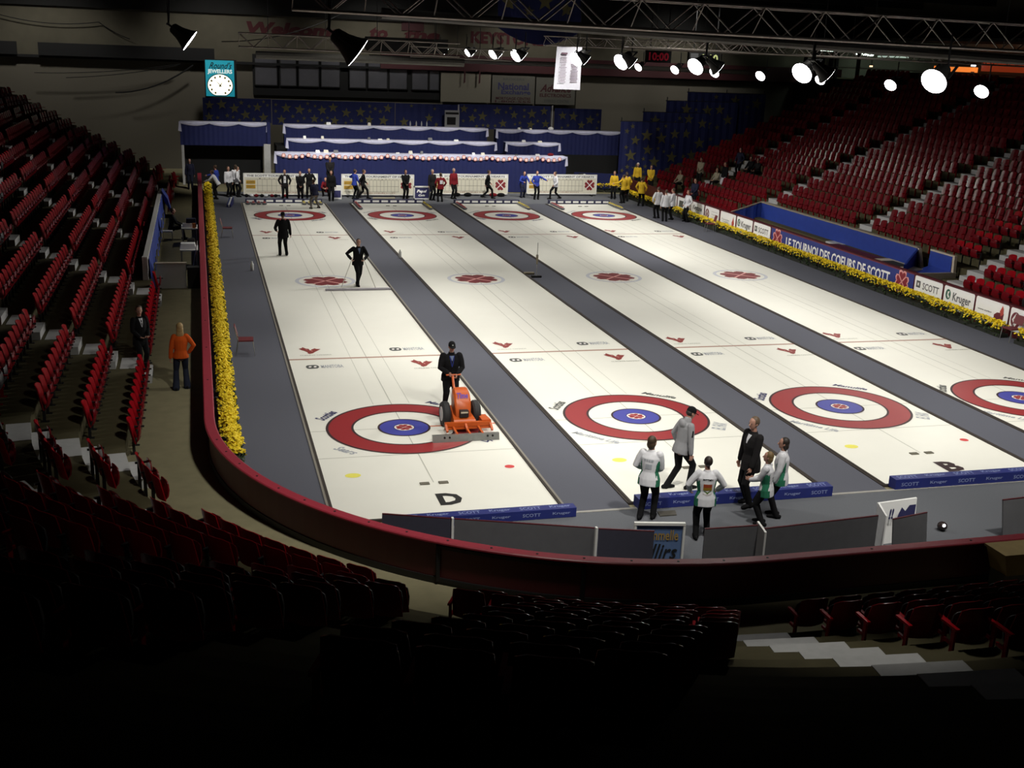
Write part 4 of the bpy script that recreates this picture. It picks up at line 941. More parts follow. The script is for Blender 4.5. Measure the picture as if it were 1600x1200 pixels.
t = thing('wooden_box', 'pale plywood box on the walkway outside the near boards, right side', 'box', (9.2, -10.78, .28))
bx = lambda x, y, z: (8.10 + x, -10.78 + y, z)
part('base', MB().box(8.2, 10.4, -10.95, -10.6, .28, .66), GREYP, t)
part('body', MB().hexa([bx(.12, -.20, .66), bx(2.3, -.20, .66), bx(2.3, .20, .66), bx(.10, .20, .66)], [bx(0, -.24, 1.04), bx(2.3, -.24, 1.04), bx(2.3, .22, 1.04), bx(-.02, .22, 1.04)]), PLY, t)
part('lid', MB().hexa([bx(-.04, -.28, 1.04), bx(2.32, -.28, 1.04), bx(2.32, .24, 1.04), bx(-.05, .24, 1.04)], [bx(-.04, -.28, 1.08), bx(2.32, -.28, 1.08), bx(2.32, .24, 1.08), bx(-.05, .24, 1.08)]), PLY, t)

# ------------------------------------------------------------------ the left bench behind the boards
t = thing('bench_partition', 'white-capped partition hung with blue tarp behind the left bench', 'partition', (-6.3, 24, 0))
part('wall', MB().box(-6.42, -6.30, 15.3, 33.2, 0, 1.10), mat('partition_dark', (.08, .06, .05), .8), t)
part('cap', MB().box(-6.46, -6.28, 15.2, 33.2, 1.10, 1.16), WHITE, t)
part('end_post', MB().box(-6.48, -6.30, 15.05, 15.25, 0, 1.20), WHITE, t)
b = MB(); n = 60; R0, R1 = [], []
for k in range(n + 1):
    y = 15.3 + 17.7 * k / n; R0.append((-6.27 + .02 * sin(k * 1.9), y, 1.12)); R1.append((-6.20 + .05 * sin(k * 1.3) + .03 * sin(k * 3.1), y, .10 + .04 * sin(k * 2.3)))
for k in range(n): b.poly([R0[k], R0[k + 1], R1[k + 1], R1[k]])
part('tarp', b, BLUETARP, t, True, 2)
b = MB(); b.hexa([(-6.2, 15.28, .05), (-5.98, 15.5, .05), (-6.0, 15.8, .0), (-6.2, 15.7, .0)], [(-6.26, 15.28, 1.1), (-6.24, 15.3, 1.1), (-6.24, 15.5, 1.1), (-6.26, 15.5, 1.1)]); part('tarp_corner', b, BLUETARP, t)
b = MB(); b.hexa([(-6.2, 32.2, .9), (-5.8, 32.2, .1), (-5.85, 33.4, .1), (-6.2, 33.4, .9)], [(-6.26, 32.2, 1.3), (-6.0, 32.2, .9), (-6.0, 33.4, .9), (-6.26, 33.4, 1.3)]); part('tarp_corner', b, BLUETARP, t)
t = thing('bench_wall', 'low white end wall closing the left bench', 'low wall', (-5.5, 15.6, 0))
part('panel', MB().box(-6.05, -5.06, 15.55, 15.67, 0, .86), WHITE, t); part('cap', MB().box(-6.08, -5.03, 15.52, 15.70, .86, .90), mat('cap_cream', (.5, .43, .34), .6), t)
solo('dark_crate', MB().box(-.28, .28, -.2, .2, 0, .74), BLACK, 'black crate between the white bench end wall and the red boards', 'crate', loc=(-4.74, 15.66, 0))
for y, lb, k in ((19.2, 'white-topped bench table nearer the camera, with papers', 0), (24.4, 'white-topped bench table beside the seated person', 1)):
    t = thing('bench_table', lb, 'table', (-4.9, y, 0), 0, 'tables on the left bench')
    part('table_top', MB().box(-5.3, -4.64, y - .35, y + .75, .72, .76), WHITE, t)
    for sx, sy in ((-5.25, y - .3), (-4.69, y - .3), (-5.25, y + .7), (-4.69, y + .7)): part('leg', MB().box(sx - .02, sx + .02, sy - .02, sy + .02, 0, .72), METAL, t)
for x, y, w, h, mt, lb in ((-5.0, 19.3, .3, .2, SIGNW, 'pile of white papers on the nearer bench table'), (-4.88, 19.6, .16, .32, BLACK, 'small black radio on the nearer bench table'), (-5.1, 19.7, .16, .16, GREYP, 'grey carton on the nearer bench table'), (-4.90, 24.6, .22, .34, C_NAV, 'dark blue bag on the farther bench table'), (-5.05, 24.5, .22, .16, SIGNW, 'white papers on the farther bench table'), (-4.78, 24.2, .07, .2, NEONR, 'orange cup on the farther bench table')):
    mb = MB().hexa([(-w, -w * .8, 0), (w, -w * .8, 0), (w, w * .8, 0), (-w, w * .8, 0)], [(-w * .85, -w * .7, h), (w * .85, -w * .7, h), (w * .85, w * .7, h), (-w * .85, w * .7, h)])
    solo('bench_item', mb, mt if mt is not NEONR else mat('cup_orange', (.5, .15, .03), .6), lb, 'table item', loc=(x, y, .76))
t = thing('music_stand', 'thin metal stand beside the nearer bench table', 'stand', (-4.87, 18.3, 0)); part('pole', MB().cyl((-4.87, 18.3, 0), (-4.65, 18.3, 1.2), .018, n=7), METAL, t); part('base', MB().lathe([(.2, 0), (.2, .02), (.02, .05)], (-4.87, 18.3, 0), 12), METAL, t)
t = thing('folding_chair', 'pale folding chair behind the seated person on the bench', 'chair', (-5.9, 26.4, 0)); part('seat', MB().box(-6.1, -5.68, 25.35, 25.75, .40, .45), WHITE, t); part('backrest', MB().box(-6.14, -6.09, 25.35, 25.75, .5, .95), WHITE, t)
for sx, sy in ((-6.08, 25.4), (-5.7, 25.4), (-6.08, 25.72), (-5.7, 25.72)): part('leg', MB().box(sx - .012, sx + .012, sy - .012, sy + .012, 0, .41), METAL, t)
solo('trough_crate', MB().box(-.22, .22, -.25, .25, 0, .45), GREYP, 'grey crate beside the tarp corner inside the left bench', 'crate', loc=(-5.85, 17.2, 0))

for o in list(COL.objects):
    if o.parent is None and o.name.split('.')[0] in ('bench_partition', 'bench_wall', 'dark_crate', 'bench_table', 'bench_item', 'music_stand', 'folding_chair', 'trough_crate'): o.location.z += .28; o.location.y -= .25

# ------------------------------------------------------------------ blue tarped timekeepers' box behind the right boards
t = thing('tarp_box', 'long bench box lined with blue tarp behind the right banner', 'bench box', (23.4, 22, 0))
b = MB(); b.box(24.20, 24.32, 15.45, 29.5, 0, 1.46); part('back_wall', b, BLUETARP, t)
part('cap', MB().box(24.16, 24.36, 15.40, 29.55, 1.46, 1.52), mat('cap_tan', (.28, .24, .19), .7), t)
b = MB(); R = []
for k in range(13):
    q = k / 12; R.append([(24.2 - 2.05 * q, 29.5 - .5 * q + .05 * sin(k * 2), 1.48 - .50 * q ** .8), (24.2 - 2.05 * q, 29.5 - .5 * q + .12 * sin(k * 1.7), .1)])
for a, c in zip(R[:-1], R[1:]): b.poly([a[0], c[0], c[1], a[1]])
part('tarp_end', b, BLUETARP, t, True, 2)
part('far_cap', MB().bar((24.2, 29.5, 1.50), (22.15, 29.0, 1.0), .06, .05), mat('cap_tan', (0, 0, 0)), t)
b = MB(); b.hexa([(24.2, 15.45, 0), (24.3, 15.45, 0), (22.9, 14.2, 0), (22.8, 14.2, 0)], [(24.2, 15.45, 1.46), (24.3, 15.45, 1.46), (22.9, 14.2, 1.02), (22.8, 14.2, 1.02)]); part('near_wall', b, BLUETARP, t)
part('near_cap', MB().bar((24.25, 15.4, 1.48), (24.25, 14.9, .3), .14, .12), mat('cap_cream', (.5, .43, .34), .6), t)
part('bench', MB().box(22.6, 23.9, 14.4, 16.9, .70, .78), mat('cap_cream', (0, 0, 0)), t); part('bench_hole', MB().box(23.0, 23.7, 15.0, 16.3, .781, .79), BLK, t)
part('red_seat', MB().box(22.7, 23.6, 16.9, 20.5, .68, .80), BOARD, t)
t = thing('tarp_box', 'small bench box wrapped in blue tarp with a cream edge, nearer the camera', 'bench box', (23.7, 13.6, 0))
part('tarp_wall', MB().hexa([(24.3, 14.75, 0), (24.3, 13.25, 0), (24.42, 13.25, 0), (24.42, 14.75, 0)], [(24.3, 14.7, 1.5), (24.3, 13.25, 1.5), (24.42, 13.25, 1.5), (24.42, 14.7, 1.5)]), BLUETARP, t)
part('end_wall', MB().box(22.7, 24.4, 12.98, 13.1, 0, .9), mat('cap_tan', (0, 0, 0)), t)
part('edge', MB().bar((24.35, 13.15, 1.5), (24.35, 13.05, .05), .14, .12), mat('cap_cream', (0, 0, 0)), t); part('edge_top', MB().bar((24.36, 14.7, 1.53), (24.36, 13.1, 1.53), .14, .06), mat('cap_cream', (0, 0, 0)), t)
part('tarp_floor', MB().hexa([(22.9, 14.6, .1), (22.9, 13.15, .1), (24.3, 13.15, .1), (24.3, 14.6, .1)], [(22.9, 14.6, .5), (22.9, 13.15, .5), (24.3, 13.15, .9), (24.3, 14.6, .9)]), BLUETARP, t)

# ------------------------------------------------------------------ the stands
WZ, PT, RS, D0, DS = .28, .85, .40, 1.60, 1.78         # row depth, row rise, back of the first seats, first riser
def off_pt(kind, u, d):
    """point, inward heading (deg, seat faces it) on the offset curve of the boards"""
    if kind == 'left': return (LX - d, u), -90
    if kind == 'right': return (RX + d, u), 90
    if kind == 'near': return (u, NY - d), 0
    c = {'nl': CC, 'fl': FC, 'fr': FRC}[kind]; a = math.radians(u); r = CR_ + d
    return (c[0] + r * cos(a), c[1] + r * sin(a)), u + 90
def terraces(name, pieces, n):
    """pieces: list of (kind, [u...]) in order round the bowl"""
    mb = MB(); segs = [(k, u) for k, us in pieces for u in us]
    A = [off_pt(k, u, .11)[0] for k, u in segs]; B = [off_pt(k, u, DS + .02)[0] for k, u in segs]       # the walkway behind the boards
    for i in range(len(segs) - 1): mb.mi(1).poly([(*A[i], WZ), (*A[i + 1], WZ), (*B[i + 1], WZ), (*B[i], WZ)])
    mb.mi(0)
    for row in range(n):
        d1 = DS + PT * row; z0, z1 = WZ + RS * row, WZ + RS * (row + 1)
        A = [off_pt(k, u, d1)[0] for k, u in segs]; B = [off_pt(k, u, d1 + PT + .02)[0] for k, u in segs]
        for i in range(len(segs) - 1):
            mb.poly([(*A[i], z0 - .03), (*A[i + 1], z0 - .03), (*A[i + 1], z1), (*A[i], z1)])
            mb.poly([(*A[i], z1), (*A[i + 1], z1), (*B[i + 1], z1), (*B[i], z1)])
        for i in (0, len(segs) - 1): mb.poly([(*A[i], -.03), (*B[i], -.03), (*B[i], z1), (*A[i], z1)])
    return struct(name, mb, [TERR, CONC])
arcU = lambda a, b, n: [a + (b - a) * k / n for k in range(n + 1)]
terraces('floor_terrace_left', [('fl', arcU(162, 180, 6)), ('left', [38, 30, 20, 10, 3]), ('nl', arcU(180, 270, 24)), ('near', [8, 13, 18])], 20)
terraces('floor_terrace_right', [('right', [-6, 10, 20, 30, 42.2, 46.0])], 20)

LA = [4.1, 12.95, 21.85, 30.75, 39.6]; RA = [2.8, 12.1, 21.4, 30.6, 39.0]
AW = .62                                      # half width of an aisle
def aisle(kind, u, rows, label):
    t = thing('aisle_stairs', label, 'stairs', (*off_pt(kind, u, DS)[0], 0), 0, 'aisle stairs between the seat blocks')
    for row in range(rows[0], rows[1]):
        mb = MB(); z = WZ + RS * row; d = DS + PT * row
        for dd, zz in ((-.34, .20),):
            c, h = off_pt(kind, u, d + dd / 2); q = math.radians(h); f = Vector((-sin(q), cos(q), 0)); s = Vector((cos(q), sin(q), 0)); c = Vector((*c, 0))
            P = [c + s * a * (AW - .1) + f * b * .17 for a, b in ((-1, -1), (1, -1), (1, 1), (-1, 1))]
            mb.hexa([p + Vector((0, 0, z)) for p in P], [p + Vector((0, 0, z + zz)) for p in P])
        c, h = off_pt(kind, u, d + .02); c = Vector((*c, 0))            # painted riser of the full step
        P = [c + s * a * (AW - .1) + f * b * .045 for a, b in ((-1, -1), (1, -1), (1, 1), (-1, 1))]
        mb.hexa([p + Vector((0, 0, z)) for p in P], [p + Vector((0, 0, z + RS + .006)) for p in P])
        P2 = [c - f * .20 + s * a * (AW - .1) + f * b * .2 for a, b in ((-1, -1), (1, -1), (1, 1), (-1, 1))]
        mb.hexa([p + Vector((0, 0, z + RS - .01)) for p in P2], [p + Vector((0, 0, z + RS + .008)) for p in P2])
        part('step', mb, STEPW, t)
for k, y in enumerate(LA): aisle('left', y, (1 if k in (2, 3) else 0, 14), f'pale painted aisle steps in the left stand, {ORD[k]} aisle from the near corner')
for k, y in enumerate(RA): aisle('right', y, (0, 19), f'pale painted aisle steps in the right stand, {ORD[k]} aisle from the near end')
for u, lb in ((188, 'pale painted steps where the left stand turns into the near corner'), (205, 'pale painted steps in the shadowed near left corner'), (229.5, 'dim pale steps in the middle of the near left corner'), (264.3, 'pale painted steps in the dark near stand, right of centre')):
    aisle('nl', u, (0 if u != 229.5 else 2, 12), lb)

def seat_proto():
    """one flip-up seat, facing +Y, origin on the tread under its back"""
    t = thing('arena_seat', 'x', 'seat')
    b = MB(); nx, nz = 6, 5; G = {}
    for side in (0, 1):
        for j in range(nz + 1):
            for i in range(nx + 1):
                u = -1 + 2 * i / nx; v = j / nz; w = .240 * (1 - .08 * v ** 3); x = u * w
                y = -.02 - .10 * v + .07 * u * u + (0 if side == 0 else -.014); z = .39 + .50 * v - .05 * (abs(u) ** 4) * v
                G[side, i, j] = len(b.v); b.v.append((x, y, z))
    for j in range(nz):
        for i in range(nx):
            b.face([G[0, i, j], G[0, i + 1, j], G[0, i + 1, j + 1], G[0, i, j + 1]][::-1]); b.face([G[1, i, j], G[1, i + 1, j], G[1, i + 1, j + 1], G[1, i, j + 1]])
    for j in range(nz):
        for i, r in ((0, 1), (nx, -1)):
            b.face([G[0, i, j], G[1, i, j], G[1, i, j + 1], G[0, i, j + 1]][::r])
    for i in range(nx):
        b.face([G[0, i, nz], G[0, i + 1, nz], G[1, i + 1, nz], G[1, i, nz]][::-1]); b.face([G[0, i, 0], G[0, i + 1, 0], G[1, i + 1, 0], G[1, i, 0]])
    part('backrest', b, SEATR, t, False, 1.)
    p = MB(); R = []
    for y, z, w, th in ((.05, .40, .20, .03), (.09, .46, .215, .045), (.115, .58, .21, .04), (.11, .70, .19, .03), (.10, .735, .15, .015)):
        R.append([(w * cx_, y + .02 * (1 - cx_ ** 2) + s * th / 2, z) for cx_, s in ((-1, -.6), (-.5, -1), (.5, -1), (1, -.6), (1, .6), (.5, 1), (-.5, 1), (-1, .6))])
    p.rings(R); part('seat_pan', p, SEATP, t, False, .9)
    a = MB(); a.box(-.275, -.245, -.06, -.0, 0, .60); a.bar((-.26, -.10, .61), (-.26, .20, .61), .05, .03); a.bar((-.26, -.02, .40), (-.26, .12, .40), .03, .04); a.box(-.30, -.22, -.10, .06, 0, .015)
    part('armrest', a, SEATM, t, False)
    return t
SEAT = seat_proto()
seats = []     # (kind, block name, row, index, count, loc, heading)
def fill(kind, u0, u1, rows, bname, step=.555, skip=None):
    for row in range(*rows):
        d = D0 + PT * row
        if kind in ('nl', 'fl', 'fr'):
            st = math.degrees(step / (CR_ + d)); aw = math.degrees((AW + .1) / (CR_ + d))
        else: st, aw = step, AW
        L = u1 - u0 - 2 * aw; n = int(L / st + .3)
        for i in range(n):
            u = u0 + aw + (L - n * st) / 2 + st * (i + .5); (x, y), h = off_pt(kind, u, d)
            if skip and skip(row, u): continue
            seats.append((kind, bname, row, i, n, (x, y, WZ + RS * row), h))
benchskip = lambda row, u: row == 0 and 14.0 < u < 33.6
lb = [(-3.0, 4.1), (4.1, 12.95), (12.95, 21.85), (21.85, 30.75), (30.75, 39.6)]
for k, (a, b) in enumerate(lb): fill('left', a, b, (0, 18), f'{ORD[k]} left-stand block', skip=benchskip)
fill('left', 39.6, 43.0, (0, 14), 'last left-stand block'); fill('fl', 163, 179, (0, 14), 'far corner block')
fill('nl', 188, 205, (0, 14), 'near-corner block'); fill('nl', 205, 237, (0, 2), 'shadowed corner block'); fill('nl', 205, 229.5, (2, 14), 'shadowed corner block'); fill('nl', 229.5, 243, (2, 13), 'dark corner block')
fill('nl', 237, 264, (0, 2), 'near-stand block'); [fill('nl', 243, 264 - 1.9 * max(0, r_ - 2) ** .8, (r_, r_ + 1), 'near-stand block') for r_ in range(2, 12)]; fill('near', 3.62 - AW, 14, (0, 10), 'near right-hand block')
rsk = lambda row, u: row < 2 and 12.6 < u < 29.8
rb_ = [(-3.5, 2.8), (2.8, 12.1), (12.1, 21.4), (21.4, 30.6), (30.6, 39.0), (39.0, 45.5)]
for k, (a, b) in enumerate(rb_):
    fill('right', a, b, (0, 19), f'{ORD[k]} right-stand block', skip=rsk)
PPL = [o.location for o in COL.objects if o.name.startswith('person') and o.parent is None]
info = []
for s in seats:
    x, y, z = s[5]
    if any(abs(p.x - x) < .55 and abs(p.y - y) < .55 and abs(p.z - z) < 1 for p in PPL): continue
    px, py, w = pix((x, y, z + .6))
    if w < 1 or px < -60 or px > 1660 or py < 60 or py > 1290: continue
    info.append((w, px, py, s))
lit = sorted([q for q in info if q[2] < 925 and 0 < q[1] < 1600 and q[0] > 13], key=lambda q: q[0])
pick = {id(q[3]) for q in lit[:292]}
first = True
sv, sf, sm = [], [], []
pv = [c.data for c in SEAT.children]
tv = [np.array([v.co[:] for v in me.vertices]) for me in pv]; tf = [[list(p.vertices) for p in me.polygons] for me in pv]
nb = 0
for w, px, py, s in info:
    kind, bn, row, i, n, loc, h = s
    if id(s) in pick:
        if first: o = SEAT; first = False
        else:
            o = SEAT.copy(); link(o)
            for c in SEAT.children: d = c.copy(); link(d); d.parent = o
        o.location = loc; o.rotation_euler = (0, 0, math.radians(h))
        rr = 'front row' if row == 0 else f'{ORD[row]} row up'
        tag(o, f'red flip-up seat, {ORD[min(i, 27)]} from the {"near" if kind in ("left", "right") else "left"} aisle, {rr}, {bn}', 'seat', f'red seats of the {bn}')
    else:
        q = math.radians(h); c_, s_ = cos(q), sin(q)
        for k in range(3):
            if k == 2 and w > 45: continue
            v = tv[k]; X = np.column_stack([v[:, 0] * c_ - v[:, 1] * s_ + loc[0], v[:, 0] * s_ + v[:, 1] * c_ + loc[1], v[:, 2] + loc[2]])
            sv.append(X); sf += [[a + nb for a in f] for f in tf[k]]; sm += [k] * len(tf[k]); nb += len(X)
me = bpy.data.meshes.new('arena_seating'); me.from_pydata(np.vstack(sv).tolist(), [], sf); [me.materials.append(m) for m in (SEATR, SEATP, SEATM)]
me.polygons.foreach_set('material_index', sm); me.polygons.foreach_set('use_smooth', [True] * len(me.polygons)); me.set_sharp_from_angle(angle=1.)
o = link(bpy.data.objects.new('arena_seating', me)); tag(o, 'rows of red flip-up seats filling the rest of the dim stands', 'seats', kind='stuff')
print('SEATS in frame', len(info), 'individual', len(pick))

# ------------------------------------------------------------------ scoreboards at the far end
def scoreboard(x0, x1, y, label, logo):
    t = thing('scoreboard', label, 'scoreboard', ((x0 + x1) / 2, y, 0), 0, 'white scoreboards at the far end')
    part('board', MB().box(x0, x1, y, y + .06, .14, 1.30), TANB, t)
    f = MB()
    for a, b, c, d in ((x0 - .03, x1 + .03, 1.28, 1.33), (x0 - .03, x1 + .03, .10, .15), (x0 - .05, x0, .10, 1.33), (x1, x1 + .05, .10, 1.33)): f.box(a, b, y - .015, y + .07, c, d)
    part('frame', f, WHITE, t)
    for x in (x0 + .3, x1 - .3): part('foot', MB().box(x - .04, x + .04, y - .25, y + .3, 0, .10), SEATM, t)
    w = x1 - x0; cx = (x0 + x1) / 2; m = MB()
    m.mi(3); put_poly(m, [(-w / 2 + .02, .0), (w / 2 - .02, 0), (w / 2 - .02, .17), (-w / 2 + .02, .17)], (cx, y, 1.10), (1, 0, 0), UZ, .002)
    m.mi(0); put_text(m, 'THE SCOTT TOURNAMENT OF HEARTS', (cx, y, 1.185), (1, 0, 0), UZ, w * .93, .11, .004, .03)
    xr = x1 - (.85 if logo else .15)
    m.mi(1)
    for k in range(13):
        x = x0 + .75 + (xr - x0 - .8) * k / 12; m.box(x - .008, x + .008, y - .004, y, .30, .98)
    for z in (.30, .62, .98): m.box(x0 + .1, xr, y - .004, y, z - .008, z + .008)
    for k in range(12):
        x = x0 + .75 + (xr - x0 - .8) * (k + .5) / 12; put_text(m, str(k + 1), (x, y, 1.03), (1, 0, 0), UZ, .08, .07)
    m.mi(2); put_text(m, 'TOURNOI DES COEURS SCOTT', ((x0 + xr) / 2 + .2, y, .225), (1, 0, 0), UZ, (xr - x0) * .75, .06)
    part('print', m, [LOGODARK, mat('grid_grey', (.20, .19, .16), .7), LOGORED, SIGNW], t)
    p = MB()
    for z in (.82, .56):
        p.mi(0); p.box(x0 + .1, x0 + .62, y - .012, y, z - .10, z + .10); p.mi(1); put_text(p, 'SCOTT', (x0 + .36, y - .012, z), (1, 0, 0), UZ, .4, .1)
    part('team_plates', p, [mat('plate_amber', (.45, .26, .02), .6), LOGODARK], t)
    if logo:
        m = MB(); clover(m, (x1 - .43, y - .0, .68), (1, 0, 0), UZ, .34, .006, 0, 1, .07); part('heart_emblem', m, [mat('heart_dark', (.20, .015, .02), .6), SIGNW], t)
scoreboard(-2.0, 2.15, 42.3, 'white scoreboard with number grid, leftmost of four, behind the dark-clad group', False)
scoreboard(3.62, 7.85, 42.3, 'white scoreboard with heart emblem, second from the left', True)
scoreboard(9.2, 13.85, 43.0, 'white scoreboard with heart emblem, third, in front of it a striding person', True)
scoreboard(15.25, 19.75, 43.3, 'white scoreboard with heart emblem, farthest right', True)
t = thing('framed_sign', 'small navy sign in a white frame between second and third scoreboards', 'sign', (8.2, 41.3, 0))
part('board', MB().box(7.75, 8.62, 41.30, 41.34, .02, .72), NAVY, t)
f = MB(); [f.box(*q) for q in ((7.70, 8.67, 41.27, 41.36, .70, .78), (7.70, 8.67, 41.27, 41.36, .0, .06), (7.70, 7.77, 41.27, 41.36, 0, .78), (8.60, 8.67, 41.27, 41.36, 0, .78))]; part('frame', f, WHITE, t)
m = MB(); put_text(m, 'Pepsi', (8.18, 41.3, .46), (1, 0, 0), UZ, .6, .22, .004, .05, .3); put_text(m, 'Cola', (8.18, 41.3, .24), (1, 0, 0), UZ, .4, .12, .004, .05, .3); part('lettering', m, SIGNW, t)
t = thing('white_crate', 'white crate with a navy front beside the person in black, left of the second scoreboard', 'crate', (3.2, 41.2, 0)); part('body', MB().box(2.95, 3.45, 41.2, 41.6, 0, .75), WHITE, t); part('front', MB().box(3.0, 3.4, 41.19, 41.2, .1, .5), NAVY, t)
for k, (x, y) in enumerate([(-1.9 + .28 * q + .05 * sin(q * 3), 41.95) for q in range(9)]):
    solo('shoe_bag', MB().ell((0, 0, .09), (.12, .1, .09), 9, 6), [C_BLK, C_WHT, C_RED][k % 3], f'{["black", "white", "dark red"][k % 3]} bag on the floor under the leftmost scoreboard, {ORD[k]} from its left end', 'bag', 'bags under the leftmost scoreboard', loc=(x, y, 0))
for k, x in enumerate((9.5, 10.6, 11.3, 12.9, 13.4)):
    solo('equipment_bag', MB().ell((0, 0, .11), (.26, .14, .12), 10, 6), C_RED if k == 3 else C_BLK, f'{"dark red" if k == 3 else "black"} bag under the third scoreboard, {ORD[k]} from its left end', 'bag', 'bags under the third scoreboard', loc=(x, 42.7, 0))
solo('broom_bundle', MB().bar((-.6, 0, .06), (.7, 0, .06), .08, .08), mat('broom_cream', (.42, .38, .28), .7), 'cream broom lying in front of the second scoreboard', 'broom', loc=(5.9, 41.4, 0))
t = thing('tilted_board', 'small blue and white board leaning at the far left carpet corner', 'board', (-2.9, 38.6, 0)); part('white_face', MB().hexa([(-3.12, 37.7, 0), (-2.9, 37.7, 0), (-2.7, 39.3, 0), (-2.92, 39.3, 0)], [(-3.12, 37.7, .14), (-2.9, 37.7, .14), (-2.7, 39.3, .34), (-2.92, 39.3, .34)]), BUMP, t); part('stripe', MB().hexa([(-3.05, 37.69, .04), (-2.97, 37.69, .04), (-2.77, 39.3, .341), (-2.85, 39.3, .341)], [(-3.05, 37.69, .142), (-2.97, 37.69, .142), (-2.77, 39.3, .345), (-2.85, 39.3, .345)]), WHITE, t)

# ------------------------------------------------------------------ draped media tables on risers
def table(x0, x1, y, zt, zb, nsw, label, stars=0, depth=.75):
    t = thing('draped_table', label, 'table', ((x0 + x1) / 2, y, zb), 0, 'blue-draped tables with white bunting at the far end')
    part('table_top', MB().box(x0, x1, y, y + depth, zt - .03, zt), BUNT, t)
    sk = MB(); n = max(8, int((x1 - x0) * 7)); A = [(x0 + (x1 - x0) * k / n, y - .015 + .03 * (k % 2)) for k in range(n + 1)]
    for (xa, ya), (xb, yb) in zip(A[:-1], A[1:]): sk.poly([(xa, ya, zb), (xb, yb, zb), (xb, yb, zt - .03), (xa, ya, zt - .03)])
    for x in (x0, x1): sk.poly([(x, y, zb), (x, y + depth, zb), (x, y + depth, zt - .03), (x, y, zt - .03)])
    part('skirt', sk, BLUEDRAPE, t)
    bu = MB(); n = nsw * 12; w = (x1 - x0) / nsw
    def drop(k): q = (k / 12) % 1; return .11 + .20 * (1 - (2 * q - 1) ** 2) * (1.15 if stars else .75)
    rows = 6; R = []
    for j in range(rows + 1):
        v = j / rows; R.append([(x0 + (x1 - x0) * k / n, y - .03 - .05 * sin(v * PI) - .02 * (1 - abs(1 - 2 * ((v * 3) % 1))), zt + .004 - drop(min(k, n - .001)) * v) for k in range(n + 1)])
    for j in range(rows):
        for k in range(n): bu.poly([R[j][k], R[j + 1][k], R[j + 1][k + 1], R[j][k + 1]])
    part('bunting', bu, BUNT, t, True, 2)
    for x, s in ((x0, -1), (x1, 1)):
        L = .55 if not stars else .62; q = MB(); q.hexa([(x - .10, y - .07, zt - L), (x + .10, y - .07, zt - L + .05 * s), (x + .08, y - .03, zt - L + .05 * s), (x - .08, y - .03, zt - L)], [(x - .05, y - .06, zt), (x + .05, y - .06, zt), (x + .05, y - .02, zt), (x - .05, y - .02, zt)])
        part('bunting_tail', q, BUNT, t)
    for k in range(stars):
        q = (k + .5) / stars; u = (q * nsw) % 1; x = x0 + .3 + (x1 - x0 - .6) * q; z = zt - .10 - .13 * (1 - (2 * u - 1) ** 2)
        s = MB(); s.mi(1); put_poly(s, [(.125 * cos(PI * a / 8), .125 * sin(PI * a / 8)) for a in range(16)], (x, y - .10, z), (1, 0, 0), UZ, .004); s.mi(0); put_poly(s, star(.12, .55), (x, y - .10, z), (1, 0, 0), UZ, .012)
        part('star', s, [STARP, STARR], t)
    return t
def riser(x0, x1, y0, y1, z): return MB().box(x0, x1, y0, y1, -.03, z)
solo('platform_riser', riser(-.3, 18.5, 45.9, 46.9, .35), BLK, 'low black riser under the front table with the star garland', 'platform', loc=None)
solo('platform_riser', riser(.3, 18.6, 46.9, 48.9, 1.55), BLK, 'middle black riser under the second row of draped tables', 'platform', loc=None)
solo('platform_riser', riser(.3, 14.3, 48.9, 51.6, 2.3), BLK, 'tallest black riser under the long back draped table', 'platform', loc=None)
solo('platform_riser', riser(14.5, 23.4, 48.9, 51.5, 2.05), BLK, 'black riser under the right back draped table, above the dark opening', 'platform', loc=None)
table(-.05, 18.25, 45.0, 2.27, .0, 11, 'long front table with white bunting and a garland of pink stars', 48, .8)
table(.80, 14.05, 46.95, 2.93, 1.55, 6, 'draped table in the middle tier, long one behind the star garland')
table(14.75, 18.35, 46.95, 2.95, 1.55, 2, 'short draped table in the middle tier at the right')
table(.78, 13.95, 48.95, 3.66, 2.3, 7, 'long draped table in the back tier, left of the gap')
table(14.6, 23.35, 48.95, 3.62, 2.05, 5, 'draped table in the back tier at the right, above the dark opening')
table(-5.5, -.35, 47.0, 3.84, 2.45, 3, 'draped table standing apart at the far left, above the dark tunnel')
b = MB(); b.box(-5.45, -5.30, 46.95, 47.1, 0, 2.45); struct('trim_1', b, STEPW)
struct('trim_2', MB().box(-.62, -.22, 46.6, 46.9, 0, 2.6), STEPW)
struct('trim_3', MB().box(-.40, -.20, 46.75, 49.2, .0, 3.9), BLUEDRAPE)
struct('opening_dark_1', MB().box(-5.3, -.6, 48.3, 48.4, 0, 2.45), BLK)  # black sheet standing in for the darkness of the tunnel
struct('opening_dark_2', MB().box(19.2, 23.4, 49.3, 49.4, 0, 2.1), BLK)  # black sheet standing in for the dark inside the right opening
struct('trim_4', MB().box(23.2, 23.35, 49.0, 49.15, 0, 2.1).box(21.0, 21.1, 49.0, 49.1, .9, 2.0).box(21.0, 23.3, 49.0, 49.1, .88, .96), STEPW)
